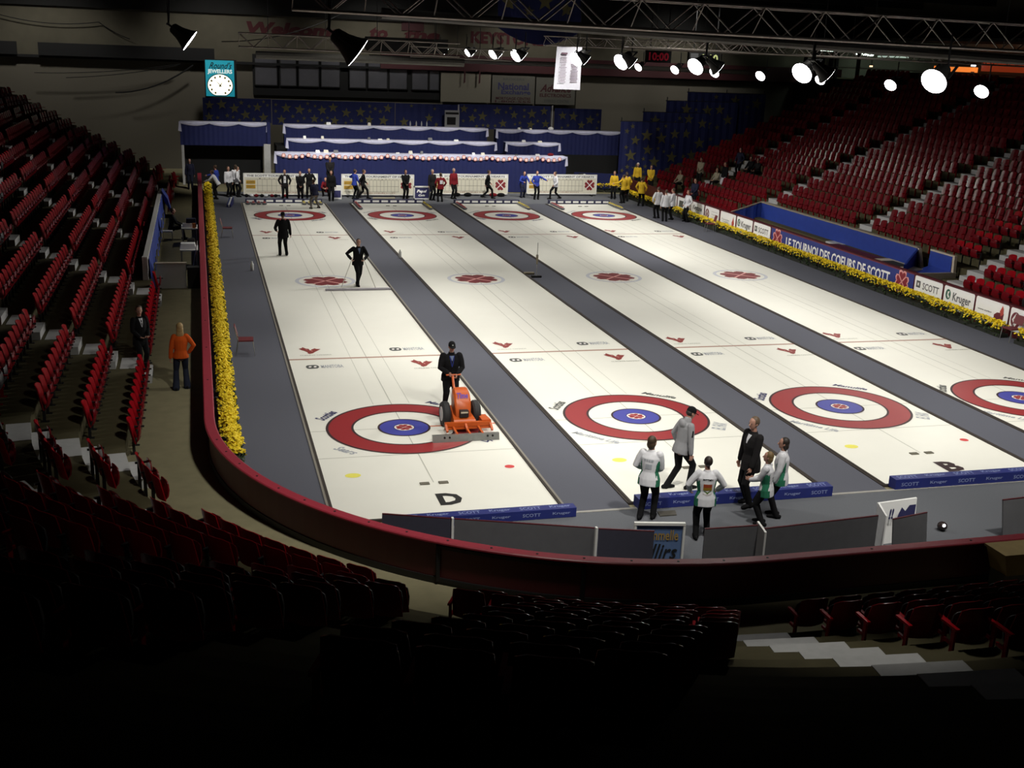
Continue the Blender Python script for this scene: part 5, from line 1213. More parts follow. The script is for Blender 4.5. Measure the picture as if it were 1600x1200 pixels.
# things on the tables
rng = random.Random(5)
def clutter(xs_, y, z, what):
    for k, x in enumerate(xs_):
        h = rng.uniform(.08, .2); w = rng.uniform(.08, .16)
        mb = MB().hexa([(-w, -.08, 0), (w, -.08, 0), (w, .08, 0), (-w, .08, 0)], [(-w * .8, .0, h), (w * .8, .0, h), (w * .8, .06, h), (-w * .8, .06, h)])
        solo('name_card', mb, [SIGNW, TANB, GREYP][k % 3], f'{["white", "cream", "grey"][k % 3]} card on the {what} table, {ORD[k]} from its left end', 'card', f'cards on the {what} table', loc=(x, y + .3, z))
clutter((2.5, 3.0, 3.6, 7.4, 8.2, 8.9, 12.2, 12.8, 15.0, 16.4), 45.0, 2.27, 'star garland')
clutter((1.9, 3.0, 5.9, 6.6, 7.1, 9.8, 11.5), 46.95, 2.93, 'long middle')
clutter((16.0, 17.1), 46.95, 2.95, 'short middle')
clutter((3.6, 6.2), 48.95, 3.66, 'long back')
clutter((16.2, 17.0), 48.95, 3.62, 'right back')
solo('white_hat', MB().ell((0, 0, .1), (.2, .16, .12), 10, 6), SIGNW, 'white cap lying on the right back table', 'hat', loc=(18.4, 49.2, 3.62)); solo('red_bag', MB().ell((0, 0, .08), (.22, .14, .1), 10, 6), C_RED, 'dark red bag at the right end of the star garland table', 'bag', loc=(17.3, 45.4, 2.27))
D = extra('sit', 'person at the desk before the starred backdrop, left of the small white poster', 9.5, 50.95, 2.3, 180, C_NAV); extra('sit', 'person at the desk before the starred backdrop, beside a monitor', 10.9, 50.95, 2.3, 180, C_DRK)
t = thing('small_poster', 'small white poster standing before the starred backdrop', 'poster', (12.1, 51.2, 3.6)); part('stand', MB().box(12.0, 12.1, 51.22, 51.3, 2.3, 3.6).box(11.7, 12.4, 51.1, 51.4, 2.3, 2.33), SEATM, t); part('sheet', MB().box(11.55, 12.55, 51.2, 51.24, 3.55, 4.65), mat('poster_grey', (.24, .24, .25), .7), t); m = MB(); m.box(11.6, 12.5, 51.19, 51.2, 4.38, 4.52); m.box(11.7, 12.3, 51.19, 51.2, 3.7, 4.2); part('print', m, C_DRK, t)
for k, x in enumerate((9.0, 9.4, 9.75, 10.1)): solo('bottle', MB().lathe([(.05, 0), (.05, .3), (.02, .36), (.02, .42)], n=9), mat('bottle_pale', (.3, .3, .32), .4), f'pale bottle on the desk before the starred backdrop, {ORD[k]} from the left', 'bottle', 'bottles before the backdrop', loc=(x, 50.0, 3.55))
solo('press_desk', MB().box(-2.6, 2.6, -.3, .3, 0, 1.25), C_NAV, 'dark desk in front of the starred backdrop, behind the back tables', 'desk', loc=(10.2, 50.1, 2.3))

# ------------------------------------------------------------------ starred drapes
def stardrape(x0, x1, y, z0, z1, ns, label, seed, name='star_drape', rz=0, loc=None, big=.36, group='blue drapes with gold stars'):
    rnd = random.Random(seed); mb = MB(); n = max(6, int((x1 - x0) * 4)); loc = loc or (x0, y, z0)
    W_, H_ = x1 - x0, z1 - z0
    A = [(W_ * k / n, .05 * (k % 2)) for k in range(n + 1)]
    for (xa, ya), (xb, yb) in zip(A[:-1], A[1:]): mb.hexa([(xa, ya, 0), (xb, yb, 0), (xb, yb + .03, 0), (xa, ya + .03, 0)], [(xa, ya, H_), (xb, yb, H_), (xb, yb + .03, H_), (xa, ya + .03, H_)])
    mb.mi(1); put = []
    for k in range(ns * 30):
        r = big * rnd.uniform(.85, 1.05) if len(put) < ns * .4 else big * rnd.uniform(.35, .5); x, z = rnd.uniform(r, W_ - r) if W_ > 2 * r else W_ / 2, rnd.uniform(r, H_ - r) if H_ > 2 * r else H_ / 2
        if all(math.hypot(x - a, z - b) > r + c + .03 for a, b, c in put): put.append((x, z, r)); put_poly(mb, star(r, .4, PI / 2 + rnd.uniform(-.15, .15)), (x, -.012, z), (1, 0, 0), UZ, .003)
        if len(put) >= ns: break
    o = link(bpy.data.objects.new(name, mb.mesh(name, [BLUEDRAPE, STARG]))); o.location = loc; o.rotation_euler = (0, 0, rz)
    tag(o, label, 'drape', group); return o
stardrape(-4.1, .2, 52.0, 3.5, 5.02, 16, 'blue starred drape at the far left, under the lit clock', 1)
stardrape(.25, 8.3, 52.02, 3.4, 5.0, 30, 'blue starred drape behind the long back table, left part', 2)
stardrape(8.35, 12.6, 52.0, 3.4, 4.98, 5, 'nearly plain blue drape behind the desk at the back', 3)
stardrape(12.7, 19.2, 52.02, 3.4, 5.05, 24, 'blue starred drape at the back, right of the small poster', 4)
stardrape(19.35, 22.8, 51.6, 3.5, 4.95, 9, 'blue starred drape at the back, rightmost of the wall row', 6)
struct('trim_5', MB().box(19.24, 19.32, 51.9, 52.0, 3.4, 5.1).box(12.6, 12.68, 51.9, 52.0, 3.4, 5.0), STEPW)
for k, (a, c, y, z0, z1, ns, lb_) in enumerate([(22.4, 26.9, 46.6, 1.0, 4.46, 24, 'blue starred drape closing the end of the right stand, lowest step'), (24.2, 29.0, 47.3, 1.6, 5.06, 22, 'blue starred drape at the end of the right stand, second step up'), (26.1, 31.4, 48.0, 2.6, 5.8, 20, 'blue starred drape at the end of the right stand, third step up'), (27.9, 33.8, 48.7, 3.6, 6.38, 18, 'blue starred drape at the end of the right stand, topmost step')]):
    stardrape(a, c, y, z0, z1, ns, lb_, 20 + k, big=.42, group='starred drapes at the end of the right stand')
    fr_ = MB().cyl((a, y + .15, z1), (c, y + .15, z1), .04, n=6)
    for x in (a + .1, (a + c) / 2, c - .1): fr_.cyl((x, y + .15, 0), (x, y + .15, z1 + .25), .035, n=6)
    solo('drape_stand', fr_, SEATM, 'pipe stand carrying the starred drape, ' + ['lowest', 'second', 'third', 'topmost'][k] + ' step by the right stand', 'stand')
t = thing('padded_wall', 'low blue padded wall with yellow flowers closing the far right corner', 'low wall', (21, 48, 0))
part('wall', MB().hexa([(19.3, 46.4, 0), (23.0, 45.7, 0), (23.0, 45.8, 0), (19.3, 46.5, 0)], [(19.3, 46.4, 1.15), (23.0, 45.7, 1.1), (23.0, 45.8, 1.1), (19.3, 46.5, 1.15)]), BLUEDRAPE, t)
for k in range(2):
    planter(20.35 + 1.6 * k, 45.72 - .30 * k, 1.55, .4, 110, f'short flower planter along the far right blue padded wall, {ORD[k]} from the left', 'planters at the padded wall')
    [o for o in COL.objects if o.name.startswith('flower_planter') and o.parent is None][-1].rotation_euler.z = math.radians(80)
t = thing('video_camera', 'white-lensed camera on a tripod in front of the blue padded wall', 'camera', (19.3, 44.6, 0)); part('camera_body', MB().box(19.12, 19.48, 44.4, 45.0, 1.0, 1.24), BLK, t); part('lens', MB().ell((19.3, 44.36, 1.12), (.14, .06, .14), 12, 7), SIGNW, t)
for k in range(3): a = 2 * PI * k / 3; part('leg', MB().cyl((19.3, 44.7, 1.0), (19.3 + .35 * cos(a), 44.7 + .35 * sin(a), 0), .02, n=6), SEATM, t)

# ------------------------------------------------------------------ walls, windows, posters, ceiling
struct('wall_back', MB().box(-26, 46, 57.0, 57.2, -.03, 7.05), WALLC)
struct('trim_6', MB().box(-26, 48, 56.5, 58.0, 7.05, 7.20), BLK)
struct('trim_7', MB().box(8, 46, 56.4, 56.6, 7.10, 8.2), DARKRED)
struct('trim_8', MB().box(-14.2, -3.2, 56.2, 56.5, 7.2, 8.0).box(-21, -15.5, 56.2, 56.5, 7.2, 8.0), BLK)
struct('wall_upper', MB().box(-26, 62, 58.0, 58.2, 7.05, 14), WALLU)
struct('wall_left', MB().box(-23, -22.8, -34, 58, -.03, 14), BLK)
struct('wall_right', MB().box(46, 46.2, -34, 58, 7.6, 14), WALLU)
struct('wall_right_lower', MB().box(40.3, 40.4, -10, 57, 0, 7.6), BLK)
struct('floor_concourse', MB().box(40.3, 46, -10, 57, 7.5, 7.6), TERR)
struct('wall_near', MB().box(-23, 46, -34.2, -34, -.03, 14), BLK)
struct('ceiling', MB().box(-23, 46, -34, 30, 13.8, 14).box(-23, 46, 30, 58, 13.8, 14), CEILM)
b = MB()
for y in (34, 42, 50): b.box(-23, 46, y - .25, y + .25, 12.6, 13.8)
struct('ceiling_beam', b, CEILM)
struct('wall_far_shade', MB().box(-26, 46, 57.6, 57.8, 10.3, 13.8), CEILM)
wb = [(-.55, .9), (1.15, 2.2), (2.4, 3.75), (3.95, 5.2), (5.9, 7.0), (7.2, 8.5), (8.7, 9.9), (10.3, 11.4), (11.55, 12.2)]
struct('wall_window_recess', MB().box(-.7, 12.3, 56.8, 56.95, 5.05, 7.75), BLK)
for k, (a, c) in enumerate(wb):
    o = struct(f'window_{k + 1}', MB().box(a, c, 56.7, 56.78, 5.75, 7.5), GLASS)
    link(bpy.data.objects.new('window_frame', MB().box(a - .06, a, 56.66, 56.8, 5.7, 7.55).box(c, c + .06, 56.66, 56.8, 5.7, 7.55).box(a, c, 56.66, 56.8, 5.68, 5.75).mesh('window_frame', BLK)), o)
def poster(x0, x1, z0, z1, mt, label, lines, y=56.6, frame=None, name='wall_poster'):
    t = thing(name, label, 'poster', ((x0 + x1) / 2, y, z0), 0); part('sheet', MB().box(x0, x1, y, y + .08, z0, z1), mt, t)
    for txt, cx, cz, w, h, m_, sh in lines:
        m = MB(); put_text(m, txt, (cx, y, cz), (1, 0, 0), UZ, w, h, .006, .03, sh); part('lettering', m, m_, t)
PC = mat('poster_cream', (.19, .175, .14), .8, noise=.1); PC2 = mat('poster_grey2', (.12, .115, .10), .8, noise=.1)
poster(12.35, 16.0, 4.95, 6.98, PC, 'blank pale panel on the back wall, left of two lettered posters', [])
poster(16.1, 19.3, 4.95, 6.9, PC2, 'pale poster lettered National Exchange on the back wall', [('National', 17.7, 6.15, 2.3, .5, NAVY, 0), ('Exchange', 17.9, 5.7, 2.2, .42, NAVY, 0), ('BROKERS', 17.7, 6.65, 1.6, .16, LOGODARK, 0), ('MORTGAGE CENTRE', 17.7, 5.3, 2.6, .2, DARKRED, 0), ('1-800-555', 17.7, 5.08, 2.7, .16, DARKRED, 0)])
poster(19.4, 22.4, 4.95, 6.85, PC2, 'poster with dark red script on the back wall, beside the hanging banner', [('Advance', 20.9, 6.1, 2.4, .55, DARKRED, .4), ('ELECTRONICS', 20.9, 5.6, 2.4, .25, DARKRED, 0), ('STEREO CENTRE', 21.0, 5.2, 1.9, .2, LOGODARK, 0)])
t = thing('wall_lettering', 'dark red welcome words along the upper wall behind the truss', 'lettering', (5, 57.95, 9.3))
WR = mat('welcome_red', (.06, .006, .010), .8)
for txt, x, w in (('Welcome', 2.3, 6.6), ('to', 8.1, 1.3), ('the', 11.2, 2.6), ('KEYSTONE', 17.5, 5.5)): m = MB(); put_text(m, txt, (x, 57.98, 9.45), (1, 0, 0), UZ, w, .85, .01, .05, .2 if txt != 'KEYSTONE' else 0); part('word', m, WR, t)
solo('wall_flag', MB().box(-.8, .8, -.02, .02, -.4, .4), DARKRED, 'dark red flag on the upper wall above the welcome words', 'flag', loc=(10.5, 57.9, 10.1))
# hanging banner
t = thing('hanging_banner', 'white hanging banner covered in lines of names, in front of the back wall', 'banner', (16.6, 40, 6.65))
L = lambda u, v: (15.62 + 1.62 * u + .10 * v * (1 - u), 40.0 + .05 * sin(u * 6), 6.60 + 2.4 * v)
b = MB()
for i in range(8):
    for j in range(6): b.poly([L(i / 8, j / 6), L((i + 1) / 8, j / 6), L((i + 1) / 8, (j + 1) / 6), L(i / 8, (j + 1) / 6)])
part('cloth', b, mat('banner_white', (.52, .52, .60), .7), t, True, 2)
b = MB(); rn = random.Random(3)
for cx in (.3, .74):
    for k in range(17):
        v = .78 - .036 * k * 1.05; w = rn.uniform(.10, .17)
        if cx > .5 and v > .66: continue
        p0, p1 = L(cx - w, v), L(cx + w * .8, v); b.box(p0[0], p1[0], 39.92, 39.93, p0[2] - .014, p0[2] + .014)
b.box(*[L(.18, .9)[0], L(.42, .9)[0]], 39.92, 39.93, L(.2, .84)[2] - .05, L(.2, .84)[2] + .05)
part('print', b, mat('print_purple', (.10, .05, .08), .7), t)
part('rod', MB().cyl((15.6, 40, 9.02), (17.3, 40, 9.02), .03, n=7), SEATM, t); part('cord', MB().cyl((15.8, 40, 9.0), (15.8, 40, 13.8), .012, n=5).cyl((17.1, 40, 9), (17.1, 40, 13.8), .012, n=5), SEATM, t)
# big blue star banner high up
t = thing('ceiling_banner', 'big blue swagged banner with gold stars hung under the roof', 'banner', (12.5, 44, 10))
b = MB(); n = 20
for i in range(n):
    u0, u1 = i / n, (i + 1) / n; f = lambda u: (12.7 + 5.1 * u, 42.0, 9.05 + .85 * (2 * u - 1) ** 2)
    a, c = f(u0), f(u1); b.poly([a, c, (c[0], 42.6, 12.4), (a[0], 42.6, 12.4)])
b.mi(1)
for x, z, r in ((13.4, 11.3, .5), (14.6, 10.9, .35), (15.6, 11.5, .6), (16.9, 11.1, .5), (14.3, 11.9, .3)): put_poly(b, star(r, .4), (x, 42.0 + .6 * (z - 9.05) / 3.4 - .06, z), (1, 0, 0), UZ, .02)
part('cloth', b, [BLUEDRAPE, STARG], t); part('cord', MB().cyl((12.8, 42.6, 12.4), (12.8, 42.6, 13.8), .015, n=5).cyl((17.5, 42.6, 12.4), (17.5, 42.6, 13.8), .015, n=5), SEATM, t)
# lit jewellers' clock
t = thing('clock_sign', 'lit teal clock sign reading JEWELLERS at the far left', 'clock', (-2.93, 54, 5.0))
x0, x1 = -3.84, -2.02; cx = (x0 + x1) / 2
part('case', MB().box(x0, x1, 54, 54.3, 5.02, 7.30), TEAL, t); part('cabinet', MB().box(x0 - .06, x1 + .16, 54.1, 54.5, 4.9, 7.35), BLK, t); part('base', MB().box(-3.5, -2.3, 54.0, 54.35, 4.2, 5.03), BLK, t)
zc = 5.72; P = [(.78 * cos(q), max(.69 * sin(q), -.62)) for q in [2 * PI * k / 48 for k in range(48)]]
fr = MB(); put_poly(fr, [(x * 1.07, z * 1.07) for x, z in P], (cx, 54, zc), (1, 0, 0), UZ, .006); part('bezel', fr, mat('clock_bezel', (.01, .08, .10), .5), t)
fc = MB(); put_poly(fc, P, (cx, 54, zc), (1, 0, 0), UZ, .014); face = part('clock_face', fc, CLOCKF, t)
m = MB()
for k in range(12):
    a = PI / 2 - 2 * PI * k / 12
    if k in (6,): continue
    put_poly(m, [(.63 * cos(a) + .065 * cos(q), .555 * sin(a) + .075 * sin(q)) for q in [PI * i / 5 for i in range(10)]], (cx, 54, zc), (1, 0, 0), UZ, .018)
part('numerals', m, CLOCKN, face)
for nm, ang, ln_, w in (('hour_hand', 35, .30, .05), ('minute_hand', -42, .50, .035)):
    a = math.radians(90 - ang); m = MB(); put_poly(m, [(-w * sin(a) - .1 * cos(a), w * cos(a) - .1 * sin(a)), (w * sin(a) - .1 * cos(a), -w * cos(a) - .1 * sin(a)), (ln_ * cos(a), ln_ * sin(a))], (cx, 54, zc), (1, 0, 0), UZ, .024); part(nm, m, CLOCKN, face)
m = MB(); put_text(m, 'JEWELLERS', (cx, 54, 6.57), (1, 0, 0), UZ, 1.56, .33, .01, .03); part('lettering', m, SIGNLIT, t, label='white lettering')
m = MB(); put_text(m, "Round's", (cx + .05, 54, 6.98), (1, 0, 0), UZ, 1.45, .42, .01, .01, .5); part('lettering', m, BLACK, t, label='black script lettering')
# game clocks
t = thing('digital_clock', 'digital clock showing 10:00 in yellow-green digits, far right', 'clock', (30.4, 52, 8.6)); part('case', MB().box(29.2, 31.6, 52, 52.3, 8.15, 9.1), BLK, t)
m = MB(); put_text(m, '0:00', (30.75, 52, 8.62), (1, 0, 0), UZ, 1.35, .6, .01, .03); part('digits', m, GREEND, t); part('unlit_digit', MB().box(29.3, 29.9, 51.985, 52, 8.3, 8.95), GREYP, t)
t = thing('digital_clock', 'dim red digital clock left of the yellow-green one', 'clock', (27, 52, 8.6)); part('case', MB().box(26.0, 27.85, 52, 52.3, 8.22, 9.05), BLK, t); m = MB(); put_text(m, '10:00', (26.92, 52, 8.63), (1, 0, 0), UZ, 1.5, .55, .01, .03); part('digits', m, REDD, t)
for x in (26.3, 27.6, 29.6, 31.3): struct('trim_9', MB().box(x - .03, x + .03, 52.1, 52.16, 9.05, 13.8), BLK)
# concourse behind the right stand
def tube_light(y0, y1, x, z, label, mt=FLUO, w=.1):
    t = thing('tube_lamp', label, 'lamp', (x, (y0 + y1) / 2, z), 0, 'lit tubes and spots along the far concourse'); part('tube', MB().box(x - w, x + w, y0, y1, z - .05, z + .05), mt, t); part('housing', MB().box(x - w - .04, x + w + .04, y0, y1, z + .05, z + .10), SEATM, t); part('hanger', MB().cyl((x, y0 + .03, z + .1), (x, y0 + .03, 10.2), .015, n=5).cyl((x, y1 - .03, z + .1), (x, y1 - .03, 10.2), .015, n=5), SEATM, t)
for k, (y, z) in enumerate(((56.6, 9.62), (55.6, 9.60), (54.4, 9.55), (53.4, 9.53), (52.9, 9.52))): tube_light(y - .14, y + .14, 41.0, z, f'small bright concourse lamp above the far right seats, {ORD[k]} from the left', w=.2)
for k, (y, z) in enumerate(((49.3, 9.35), (48.6, 9.32), (47.8, 9.28))): tube_light(y - .18, y + .18, 41.0, z, f'bright concourse lamp right of the hanging lamp bracket, {ORD[k]} from the left', w=.12)
tube_light(43.3, 46.8, 41.0, 9.22, 'long pale tube lamp under the concourse ceiling', mat('tube_dim', (.7, .9, .75), .5, noise=0, emit=.5), .06)
poster_y = 0
t = thing('neon_sign', 'glowing orange shop sign at the right end of the concourse', 'sign', (41, 35, 8.6)); part('panel', MB().box(41, 41.1, 31.0, 35.6, 8.55, 9.05), NEONR, t)
t = thing('snack_bar', 'warm-lit snack counter with orange valance under the concourse', 'counter', (41, 37, 8)); part('valance', MB().box(41, 41.3, 36.3, 40.3, 8.45, 8.75), NEONO, t); part('post', MB().box(40.9, 41, 36.2, 36.4, 7.6, 8.5).box(40.9, 41, 38.8, 39.0, 7.6, 8.5).box(40.9, 41, 40.2, 40.4, 7.6, 8.5), WARM if False else mat('post_warm', (.4, .22, .15), .6), t); part('back', MB().box(42, 42.1, 36, 40.5, 7.6, 8.4), mat('counter_blue', (.10, .12, .16), .6), t); part('counter', MB().box(40.8, 41.5, 36, 40.5, 7.6, 8.0), BLK, t)
tube_light(36.0, 36.2, 40.8, 8.85, 'white spot lamp beside the orange sign on the concourse', GLOWW, .1); tube_light(47.3, 47.5, 40.9, 8.55, 'small warm lamp above the far right seats', WARM, .06)
struct('wall_concourse', MB().box(44, 44.1, 28, 57, 7.6, 10.2), mat('concourse_wall', (.34, .34, .27), .9, noise=.2)); struct('ceiling_concourse', MB().box(39.5, 46, 28, 57.5, 10.2, 10.4), CEILM)
struct('trim_10', MB().box(40.0, 40.06, 28, 57, 8.35, 8.41), STEEL)
for y in (47.6, 50.5, 53.3): struct('trim_11', MB().box(39.9, 40.1, y - .1, y + .1, 7.6, 10.2), BLK)
for k, (y, jc) in enumerate(((55.3, C_BLK), (54.2, C_DRK), (52.8, C_BLK), (51.6, C_DRK))): extra('stand', f'onlooker in dark clothes on the concourse behind the right stand, {ORD[k]} from the left', 40.2, y, 7.6, 90, jc, group='onlookers on the concourse')

# ------------------------------------------------------------------ trusses, pipes, cables
def truss(p0, p1, h, w, bay, label, group='lighting trusses'):
    p0, p1 = Vector(p0), Vector(p1); L = (p1 - p0).length; d = (p1 - p0) / L; n = Vector((-d.y, d.x, 0)).normalized(); up = Vector((0, 0, 1))
    t = thing('lighting_truss', label, 'truss', tuple(p0), 0, group)
    for sx in (-1, 1):
        for sz in (0, 1): part('chord', MB().cyl(p0 + n * sx * w / 2 + up * h * sz, p1 + n * sx * w / 2 + up * h * sz, .028, n=7), STEEL, t)
    N = int(L / bay)
    for side in (-1, 1):
        b = MB()
        for k in range(N):
            a, m_, c = p0 + d * (k * bay), p0 + d * ((k + .5) * bay), p0 + d * ((k + 1) * bay); o = n * side * w / 2
            b.cyl(a + o + up * h, m_ + o, .016, n=5); b.cyl(m_ + o, c + o + up * h, .016, n=5)
        part('lattice', b, STEEL, t)
    b = MB()
    for k in range(N + 1):
        a = p0 + d * (k * bay)
        b.cyl(a + n * w / 2, a - n * w / 2, .014, n=5); b.cyl(a + n * w / 2 + up * h, a - n * w / 2 + up * h, .014, n=5); b.cyl(a + n * w / 2, a - n * w / 2 + up * h, .012, n=5)
    part('lattice', b, STEEL, t)
    b = MB()
    for k in (1, N // 2, N - 1): a = p0 + d * (k * bay) + up * h; b.cyl(a, Vector((a.x, a.y, 13.8)), .012, n=5)
    part('hanging_cable', b, SEATM, t)
    return t
truss((-2.7, -3.0, 9.30), (22.0, -3.0, 9.05), .56, .55, 1.35, 'long steel lattice truss crossing the top right of the picture')
truss((-3.05, 15.0, 8.48), (4.4, 15.0, 8.42), .44, .45, .95, 'shorter lattice truss at the upper left, before the windows')
truss((4.0, 22, 8.30), (8.2, 22, 8.28), .40, .45, .95, 'small truss end left of the spot lamps, below the upper truss')
truss((9.5, 12.0, 8.98), (25.5, 12.0, 8.85), .42, .45, 1.05, 'truss behind the big one, carrying the middle lamps')
truss((12.0, 30.0, 9.0), (30, 30, 8.95), .42, .45, 1.05, 'far truss behind the hanging banner')
def pipe(p, q, r, label, mt=STEEL, name='pipe', group='pipes under the roof'): return solo(name, MB().cyl(p, q, r, n=10), mt, label, 'pipe', group)
GP = mat('duct_grey', (.10, .095, .085), .7, noise=.15)
pipe((-2.6, 13.2, 8.26), (4.2, 13.2, 8.24), .13, 'grey duct under the upper left truss', GP)
pipe((-.6, 0.0, 9.38), (24.0, 0.0, 8.76), .12, 'long grey duct just below the big truss', GP)
pipe((6, 48, 7.93), (32, 48, 7.83), .16, 'grey duct behind the row of spot lamps', GP)
solo('speaker_bank', MB().box(-1.72, 1.72, -.3, .3, -.29, .29), BLK, 'long black loudspeaker bank hung between truss and lamps', 'speaker', loc=(4.15, 24, 8.73))
solo('hanger_wire', MB().cyl((0, 0, 0), (0, 0, 4.78), .015, n=5).cyl((2.5, 0, 0), (2.5, 0, 4.78), .015, n=5), SEATM, 'thin wires holding the loudspeaker bank', 'wire', loc=(2.9, 24, 9.02))
def cable(pts, label, r=.035, group='dark cables at the upper left'):
    P = []
    for (a, c, sag) in pts:
        a, c = Vector(a), Vector(c)
        for k in range(11): u = k / 10; q = a.lerp(c, u); q.z -= sag * 4 * u * (1 - u); P.append(q)
    solo('cable', MB().loft(P, [r] * len(P), 6, capr=False), BLK, label, 'cable', group)
cable([((-9.6, 55.8, 5.0), (-4.6, 55.8, 6.9), .45)], 'thick dark cable sagging across the corrugated wall, lowest of three', .05)
cable([((-12.6, 55.9, 5.85), (-5.6, 55.9, 6.85), .15)], 'thin dark cable across the corrugated wall, middle of three', .025)
cable([((-14.5, 55.9, 6.1), (-5.4, 55.9, 6.95), .2)], 'thin dark cable across the corrugated wall, topmost of three', .025)
cable([((-16.5, 57.5, 9.6), (-10.5, 57.5, 9.4), .3), ((-10.5, 57.5, 9.4), (-8.6, 57.5, 8.4), .1)], 'dark cable drooping across the upper left wall', .03)
cable([((-3.5, 20, 8.6), (1.2, 20, 9.9), .3)], 'dark cable running up from the upper left truss', .02)
for k, x in enumerate((14.0, 14.35)): solo('flag_strip', MB().hexa([(-.07, 0, -.5), (.05, 0, -.4), (.05, .02, -.4), (-.07, .02, -.5)], [(-.05, 0, .5), (.06, 0, .5), (.06, .02, .5), (-.05, .02, .5)]), DARKRED, f'dark red pennant in front of the blank pale panel, {["left", "right"][k]} of the pair', 'flag', 'dark red pennants', loc=(x + k * .75, 56.3, 6.75))

# ------------------------------------------------------------------ spot lamps
def lamp_proto():
    t = thing('spot_lamp', 'x', 'lamp')       # lens centre at the origin, beam along +Z of the tilted body
    part('reflector', MB().lathe([(.07, -.52), (.12, -.48), (.15, -.30), (.22, -.12), (.285, -.01), (.275, .0), (.21, -.10)], n=20), LAMPB, t, False, .8)
    part('lens', MB().lathe([(.265, -.015), (.268, .004), (.20, .012), (.02, .016)], n=24), LENS, t, False, .8)
    part('yoke', MB().bar((.24, 0, -.12), (.20, 0, -.62), .03, .05).bar((-.24, 0, -.12), (-.20, 0, -.62), .03, .05).bar((-.22, 0, -.62), (.22, 0, -.62), .05, .03), SEATM, t, False)
    return t
LP0 = lamp_proto(); lp_used = False
def lamp(loc, aim, label, s=1., watts=0, spread=84, group='lit spot lamps under the trusses'):
    global lp_used
    o = LP0 if not lp_used else copy_tree(LP0); lp_used = True
    tag(o, label, 'lamp', group); o.location = loc; o.scale = (s,) * 3
    z = Vector(aim).normalized(); o.rotation_euler = z.to_track_quat('Z', 'Y').to_euler()
    top = Vector(loc) - z * .60 * s
    part('hanger', MB().cyl(top, (top.x, top.y, top.z + .55), .02, n=6), SEATM, o) if False else None
    h = MB().cyl(Vector((0, 0, -.60)), o.rotation_euler.to_matrix().inverted() @ (Vector((0, 0, .62)) / s) + Vector((0, 0, -.60)), .022, n=6); part('hanger', h, SEATM, o, False)
    if watts:
        L = bpy.data.lights.new('lamp_beam', 'SPOT'); L.energy = watts; L.spot_size = math.radians(spread); L.spot_blend = .9; L.shadow_soft_size = .22 * s; L.color = (1, .97, .90)
        lo = bpy.data.objects.new('lamp_beam', L); link(lo); lo.location = Vector(loc) + z * .06 * s; lo.rotation_euler = (-z).to_track_quat('Z', 'Y').to_euler()
    return o
NA = (-.80, -.42, -.56)
WA = 2000
for k, (y, s) in enumerate(((-4.54, 1.0), (.89, 1.0), (7.37, 1.0), (13.8, 1.1), (18.89, 1.1), (27.92, 1.15), (32.34, 1.0), (37.99, .85))):
    lamp((10.0, y, 8.45), NA, f'lit spot lamp in the middle lamp row, {ORD[k]} from the camera', s, WA * (.35 if k == 0 else .7 if k == 1 else 1), 76 if k > 1 else 64, group='middle row of lit spot lamps')
for k, (y, s) in enumerate(((11.26, 1.0), (17.09, .95), (22.76, .9), (28.67, 1.0), (34.16, 1.1), (39.72, 1.05), (45.72, 1.0))):
    lamp((23.0, y, 7.92), (-.80, -.42, -.62), f'lit spot lamp, {ORD[k]} from the camera in the right lamp row', s, WA * .6, 76, group='right row of lit spot lamps')
AW_ = (.78, -.12, -.62)
for k, y in enumerate((-2.07, 3.57, 10.0, 14.58, 22.9, 26.9, 32.3, 39.0)):
    lamp((9.0, y, 8.46), AW_, f'spot lamp seen edge-on aimed to the right, {ORD[k]} from the camera', .8, WA * (1.0 if k < 3 else 1.35), 76, group='spot lamps aimed right')
lamp((-1.15, -.34, 8.55), (.80, -.05, -.60), 'big dark bell-shaped lamp seen from behind at the upper left', 1.25, WA, group='lamps aimed right at the upper left')
lamp((-4.6, 10.0, 8.62), (.80, -.05, -.60), 'dark bell-shaped lamp by the upper left wall, above the clock', 1.2, WA, group='lamps aimed right at the upper left')
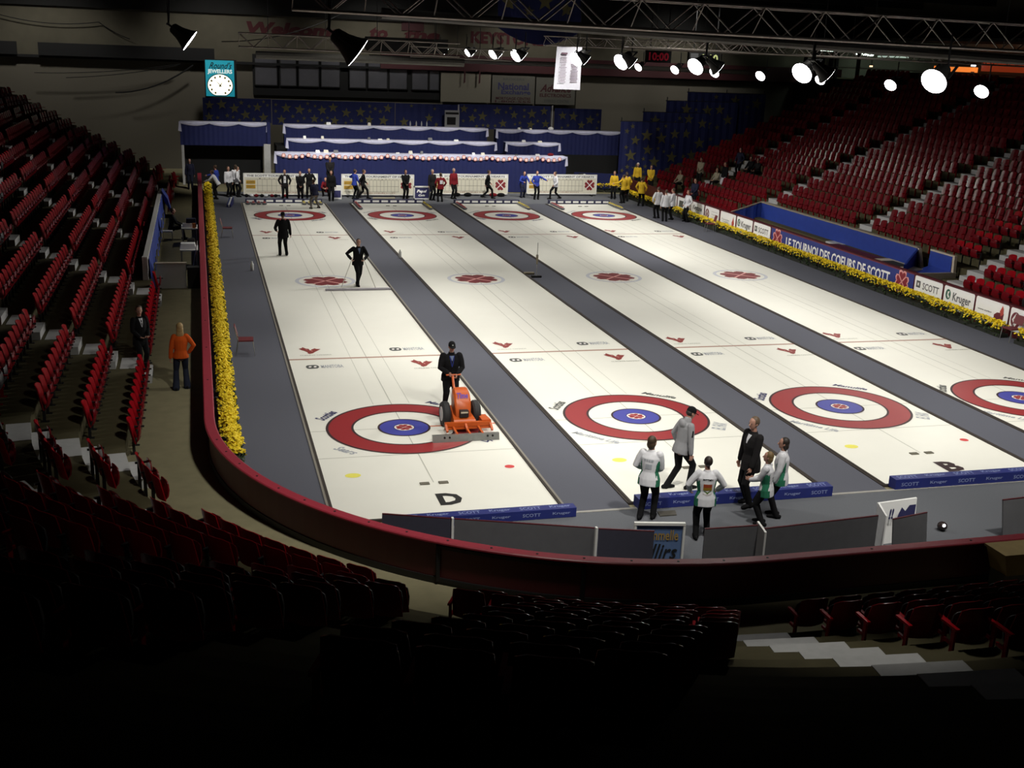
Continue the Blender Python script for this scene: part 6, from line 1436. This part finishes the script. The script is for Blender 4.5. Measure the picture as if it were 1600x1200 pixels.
# unseen spots added high above the ice to light it evenly
def roof_fill(x, y, z, aim, watts, cone):
    L = bpy.data.lights.new('roof_fill', 'SPOT'); L.energy = watts; L.spot_size = math.radians(cone); L.spot_blend = .8; L.shadow_soft_size = .4; L.color = (1, .97, .88)
    o = link(bpy.data.objects.new('roof_fill', L)); o.location = (x, y, z); o.rotation_euler = (-Vector(aim)).to_track_quat('Z', 'Y').to_euler()
for x, kx in ((.5, 1.02), (6.2, 1.), (12.0, .88), (17.8, .52)):
    for y in (2.5, 10.5, 18.5, 26.5, 34.5): roof_fill(x, y, 13.0, (0, 0, -1), 1500 * kx, 68)
    roof_fill(x - .5, -11.8, 12.0, (0, 9.0, -11.5), 4200 * (kx + 1) / 2, 66)
    roof_fill(x, 33.0, 12.8, (0, 11, -10.5), 7200, 52)  # added to brighten the scoreboards and draped tables

for x in (-14, -3, 8, 19, 30): roof_fill(x, 50.5, 12.6, (0, 6.5, -6.5), 1300, 86)       # unseen spots added to brighten the back wall
roof_fill(4.0, -10.6, 12.0, (-1.4, -4.6, -12), 1500, 26); roof_fill(9.5, -9.4, 12.0, (0, -1.4, -12), 900, 44); roof_fill(22, 34, 12.6, (4, 13, -8), 1800, 46); roof_fill(20.5, 19.5, 12.8, (0, 13, -12), 2800, 46)  # more unseen spots added for aisle steps, box, end drapes and white jackets
w = bpy.data.worlds.new('world'); scene.world = w; w.use_nodes = True
w.node_tree.nodes['Background'].inputs['Color'].default_value = (.02, .022, .03, 1); w.node_tree.nodes['Background'].inputs['Strength'].default_value = .15
vs_ = scene.view_settings; vs_.view_transform = 'Standard'; vs_.look = 'None'; vs_.exposure = 0.0; vs_.gamma = 1.0; vs_.use_curve_mapping = False
cy = scene.cycles
cy.max_bounces = 4; cy.diffuse_bounces = 3; cy.glossy_bounces = 2; cy.sample_clamp_indirect = 3; cy.caustics_reflective = False; cy.caustics_refractive = False
try: cy.use_denoising = True; cy.denoiser = 'OPENIMAGEDENOISE'
except Exception: pass
